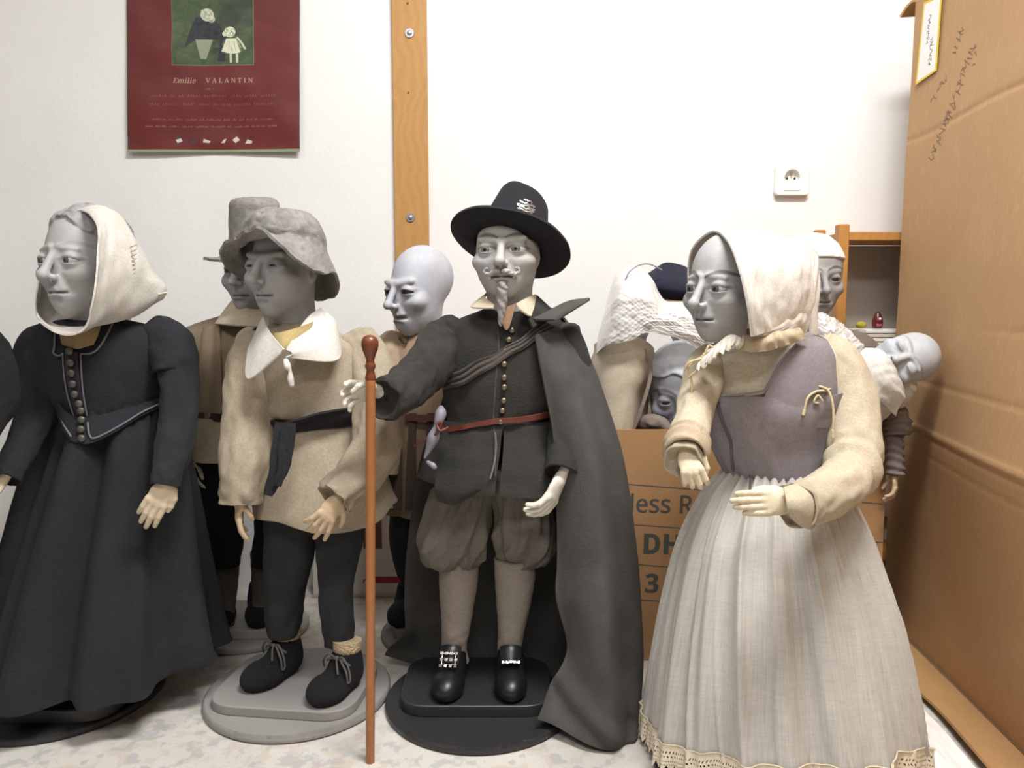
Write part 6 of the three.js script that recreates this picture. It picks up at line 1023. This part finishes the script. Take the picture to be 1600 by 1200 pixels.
// --- puppet in a navy beret
{
  const z0 = -1.72, c = P(1078, 900, z0); c.y = 0;
  const t = thing('puppet', 'puppet in a navy blue beret behind the white kerchief', 'puppet', c.clone());
  head(t, { c: P(1080, 490, -1.74), s: 0.17, yaw: -0.5, tone: '#aaa6a4', brow: 0.5, skull: 0.85, cell: 0.012, neckR: 0.18 });
  part(t, 'beret', patch([[1054, 413, 3, 1, 0.004], [1055, 416, 16, 5, 0.025], [1058, 425, 32, 8, 0.05], [1062, 437, 51, 10, 0.08], [1065, 448, 62, 10, 0.094], [1067, 460, 54, 8, 0.085], [1070, 471, 38, 6, 0.065]].map(([cx, cy, rx, ry, rz]) => Array.from({ length: 12 }, (_, i) => { const a = -i * Math.PI / 6; return [cx + Math.cos(a) * rx, cy + Math.cos(a) * ry * 0.6 - Math.sin(a) * ry * -0.4 * -1, -1.73 - Math.sin(a) * rz]; })), 70, 40, 0.004, true, (w, u, v) => { w.y += 0.003 * N(u * 5, v * 4, 2); }), M.beret, 'navy beret');
  part(t, 'hat_band', limb([[P(1036, 470, -1.665), 0.005], [P(1056, 474, -1.65), 0.006], [P(1086, 474, -1.648), 0.006]], 16, 20), linen('#b08a62'));
  part(t, 'gown', loftGeo(loftOf([[545, 1050, 1110, 0.7], [575, 1015, 1150, 0.5], [700, 1020, 1150, 0.6], [930, 1010, 1160, 0.6], [960, 1010, 1160, 0.6]], z0, 0.6), 48, 30), M.tanLight);
}
// --- face behind the kerchief at the right
{
  const z0 = -1.68, c = P(1268, 900, z0); c.y = 0;
  const t = thing('puppet', 'shaded grey face with a white wrapped crown between kerchief and shelf', 'puppet', c.clone());
  const hm = (x, y, z) => sstep(0.21, 0.23, y + (z < 0 ? 0.5 * -z : 0) - 0.15 * z);
  head(t, { c: P(1272, 436, -1.67), s: 0.172, yaw: -0.05, pitch: 0.05, tone: '#928e8c', dark: '#34302f', brow: 0.8, socket: 0.5, liner: 0.4, open: 0.018, iris: '#1f1c1b', white: '#6d6a68', cell: 0.011, neckR: 0.17,
    hair: (d, x, y, z) => d - hm(x, y, z) * (0.03 + 0.012 * N(x * 12, y * 12, z * 12)), hairMask: (x, y, z) => hm(x, y, z), hairTone: '#eee9e4' });
  part(t, 'gown', loftGeo(loftOf([[512, 1240, 1310, 0.7], [522, 1210, 1352, 0.55], [550, 1196, 1374, 0.55], [600, 1200, 1350, 0.55], [660, 1195, 1275, 0.7], [900, 1190, 1270, 0.8], [960, 1190, 1270, 0.8]], z0, 0.6), 60, 40, (a, v) => 0.004 * N(Math.cos(a) * 3, v * 6, Math.sin(a) * 3)), M.greyBrown, 'grey brown shoulder cloth');
}
// --- puppet lying sideways, wrapped in white cloth
{
  const z0 = -1.50;
  const t = thing('puppet', 'sleeping grey puppet tipped sideways in white swaddling by the tall box', 'puppet', V(P(1330, 900, -1.62).x, 0, -1.65));
  const Y = V(0.85, 0.38, 0.36).normalize(), Zr = V(-0.46, 0.16, 0.88), Z = Zr.addScaledVector(Y, -Zr.dot(Y)).normalize(), X = Y.clone().cross(Z);
  head(t, { c: P(1414, 562, -1.49), basis: [X, Y, Z], s: 0.132, wx: 1.22, tone: '#b0b1b5', dark: '#77757a', closed: true, lips: 0.2, jaw: 1.05, nose: 1.0, neck: 0.42, noEar: true, skull: 0.86, brow: 0.4, socket: 0.25, ridge: 0.02 });
  const D1 = limb([[P(1402, 578, -1.515), 0.052], [P(1382, 592, -1.525), 0.062], [P(1356, 612, -1.54), 0.062], [P(1336, 640, -1.56), 0.055], [P(1326, 700, -1.60), 0.05]], 60, 70, (a, v) => 0.005 * Math.sin(a * 5 + v * 9) * (1 - v * 0.5) + 0.003 * N(a * 2, v * 7, 3), { cuff: false });
  part(t, 'swaddling', D1, M.swaddle, 'white swaddling cloth');
  part(t, 'swaddling_fold', patch([[[1352, 544, -1.49], [1378, 548, -1.455], [1398, 572, -1.44], [1412, 610, -1.45]], [[1335, 560, -1.49], [1362, 572, -1.45], [1386, 596, -1.435], [1412, 622, -1.45]], [[1318, 580, -1.51], [1345, 600, -1.46], [1372, 622, -1.445], [1398, 650, -1.47]]], 30, 20, 0.003, false, slack(0.004, 7)), M.swaddle);
  part(t, 'gown', limb([[P(1336, 660, -1.60), 0.042], [P(1330, 740, -1.64), 0.045], [P(1328, 850, -1.65), 0.045], [V(P(1326, 900, -1.65).x, 0.002, -1.65), 0.048]], 40, 40, wrinkle(0.004, 5, 3), { tip: false }), M.greyBrown);
  part(t, 'sleeve', limb([[P(1376, 640, -1.55), 0.020], [P(1396, 648, -1.545), 0.025], [P(1402, 664, -1.54), 0.027], [P(1404, 680, -1.535), 0.025]], 30, 30, (a, v) => 0.0025 * Math.sin(v * 26 + 2 * Math.sin(a)), { cuff: true }), M.greyBrown, 'short wide outer sleeve');
  part(t, 'under_sleeve', limb([[P(1400, 668, -1.54), 0.016], [P(1398, 700, -1.53), 0.0165], [P(1398, 722, -1.52), 0.0175], [P(1399, 742, -1.515), 0.0175]], 28, 40, (a, v) => 0.002 * Math.sin(v * 34 + 2 * Math.sin(a)), { cuff: true }), linen('#7d6f6c'));
  hand(t, P(1398, 740, -1.515), V(0.02, -1, 0.12), V(0.8, 0.1, 0.5), 0.066, M.handTan, { side: -1, curl: [0.4, 0.45, 0.5, 0.5], thumb: [[0.12, 0.1, -0.05], [0.2, 0.24, -0.18], [0.2, 0.38, -0.3], [0.16, 0.48, -0.36]] });
}
// --- bubble wrap over the wrapped puppets
const bubble = (w, u, v, f) => { const n = 0.005 * N(u * 6, v * 6, 3) + 0.0022 * N(u * 15, v * 15, 8); w.z += n; w.y += 0.6 * n; w.z += 0.0012 * Math.max(0, Math.sin(u * f) * Math.sin(v * f)); };
single('bubble_wrap', 'crinkled clear bubble wrap draped over the canvas cloak and navy beret', 'bubble wrap', patch([
  [[948, 470, -1.76], [962, 432, -1.70], [988, 414, -1.68], [1016, 432, -1.64], [1040, 470, -1.615], [1075, 474, -1.61], [1100, 500, -1.62]],
  [[944, 490, -1.68], [962, 462, -1.60], [985, 452, -1.575], [1012, 462, -1.57], [1040, 486, -1.575], [1078, 496, -1.575], [1112, 520, -1.59]],
  [[936, 520, -1.66], [956, 496, -1.575], [985, 490, -1.555], [1012, 494, -1.555], [1042, 506, -1.56], [1082, 520, -1.565], [1116, 540, -1.58]],
  [[930, 556, -1.66], [948, 540, -1.575], [985, 532, -1.555], [1010, 520, -1.56], [1042, 524, -1.565], [1082, 540, -1.57], [1112, 560, -1.59]]], 170, 110, 0.0008, false, (w, u, v) => bubble(w, u, v, 110)), M.wrap);
single('bubble_wrap', 'crumpled bubble wrap over the shoulder beside the sleeping puppet', 'bubble wrap', patch([
  [[1266, 492, -1.60], [1284, 488, -1.575], [1300, 496, -1.585], [1318, 506, -1.60]],
  [[1268, 512, -1.575], [1288, 508, -1.55], [1312, 516, -1.555], [1334, 524, -1.58]],
  [[1272, 530, -1.565], [1296, 532, -1.54], [1322, 536, -1.545], [1350, 540, -1.57]],
  [[1290, 552, -1.57], [1310, 556, -1.545], [1335, 560, -1.55], [1356, 552, -1.575]]], 90, 70, 0.0008, false, (w, u, v) => bubble(w, u, v, 70)), M.wrap);

renderer.render(scene, camera);
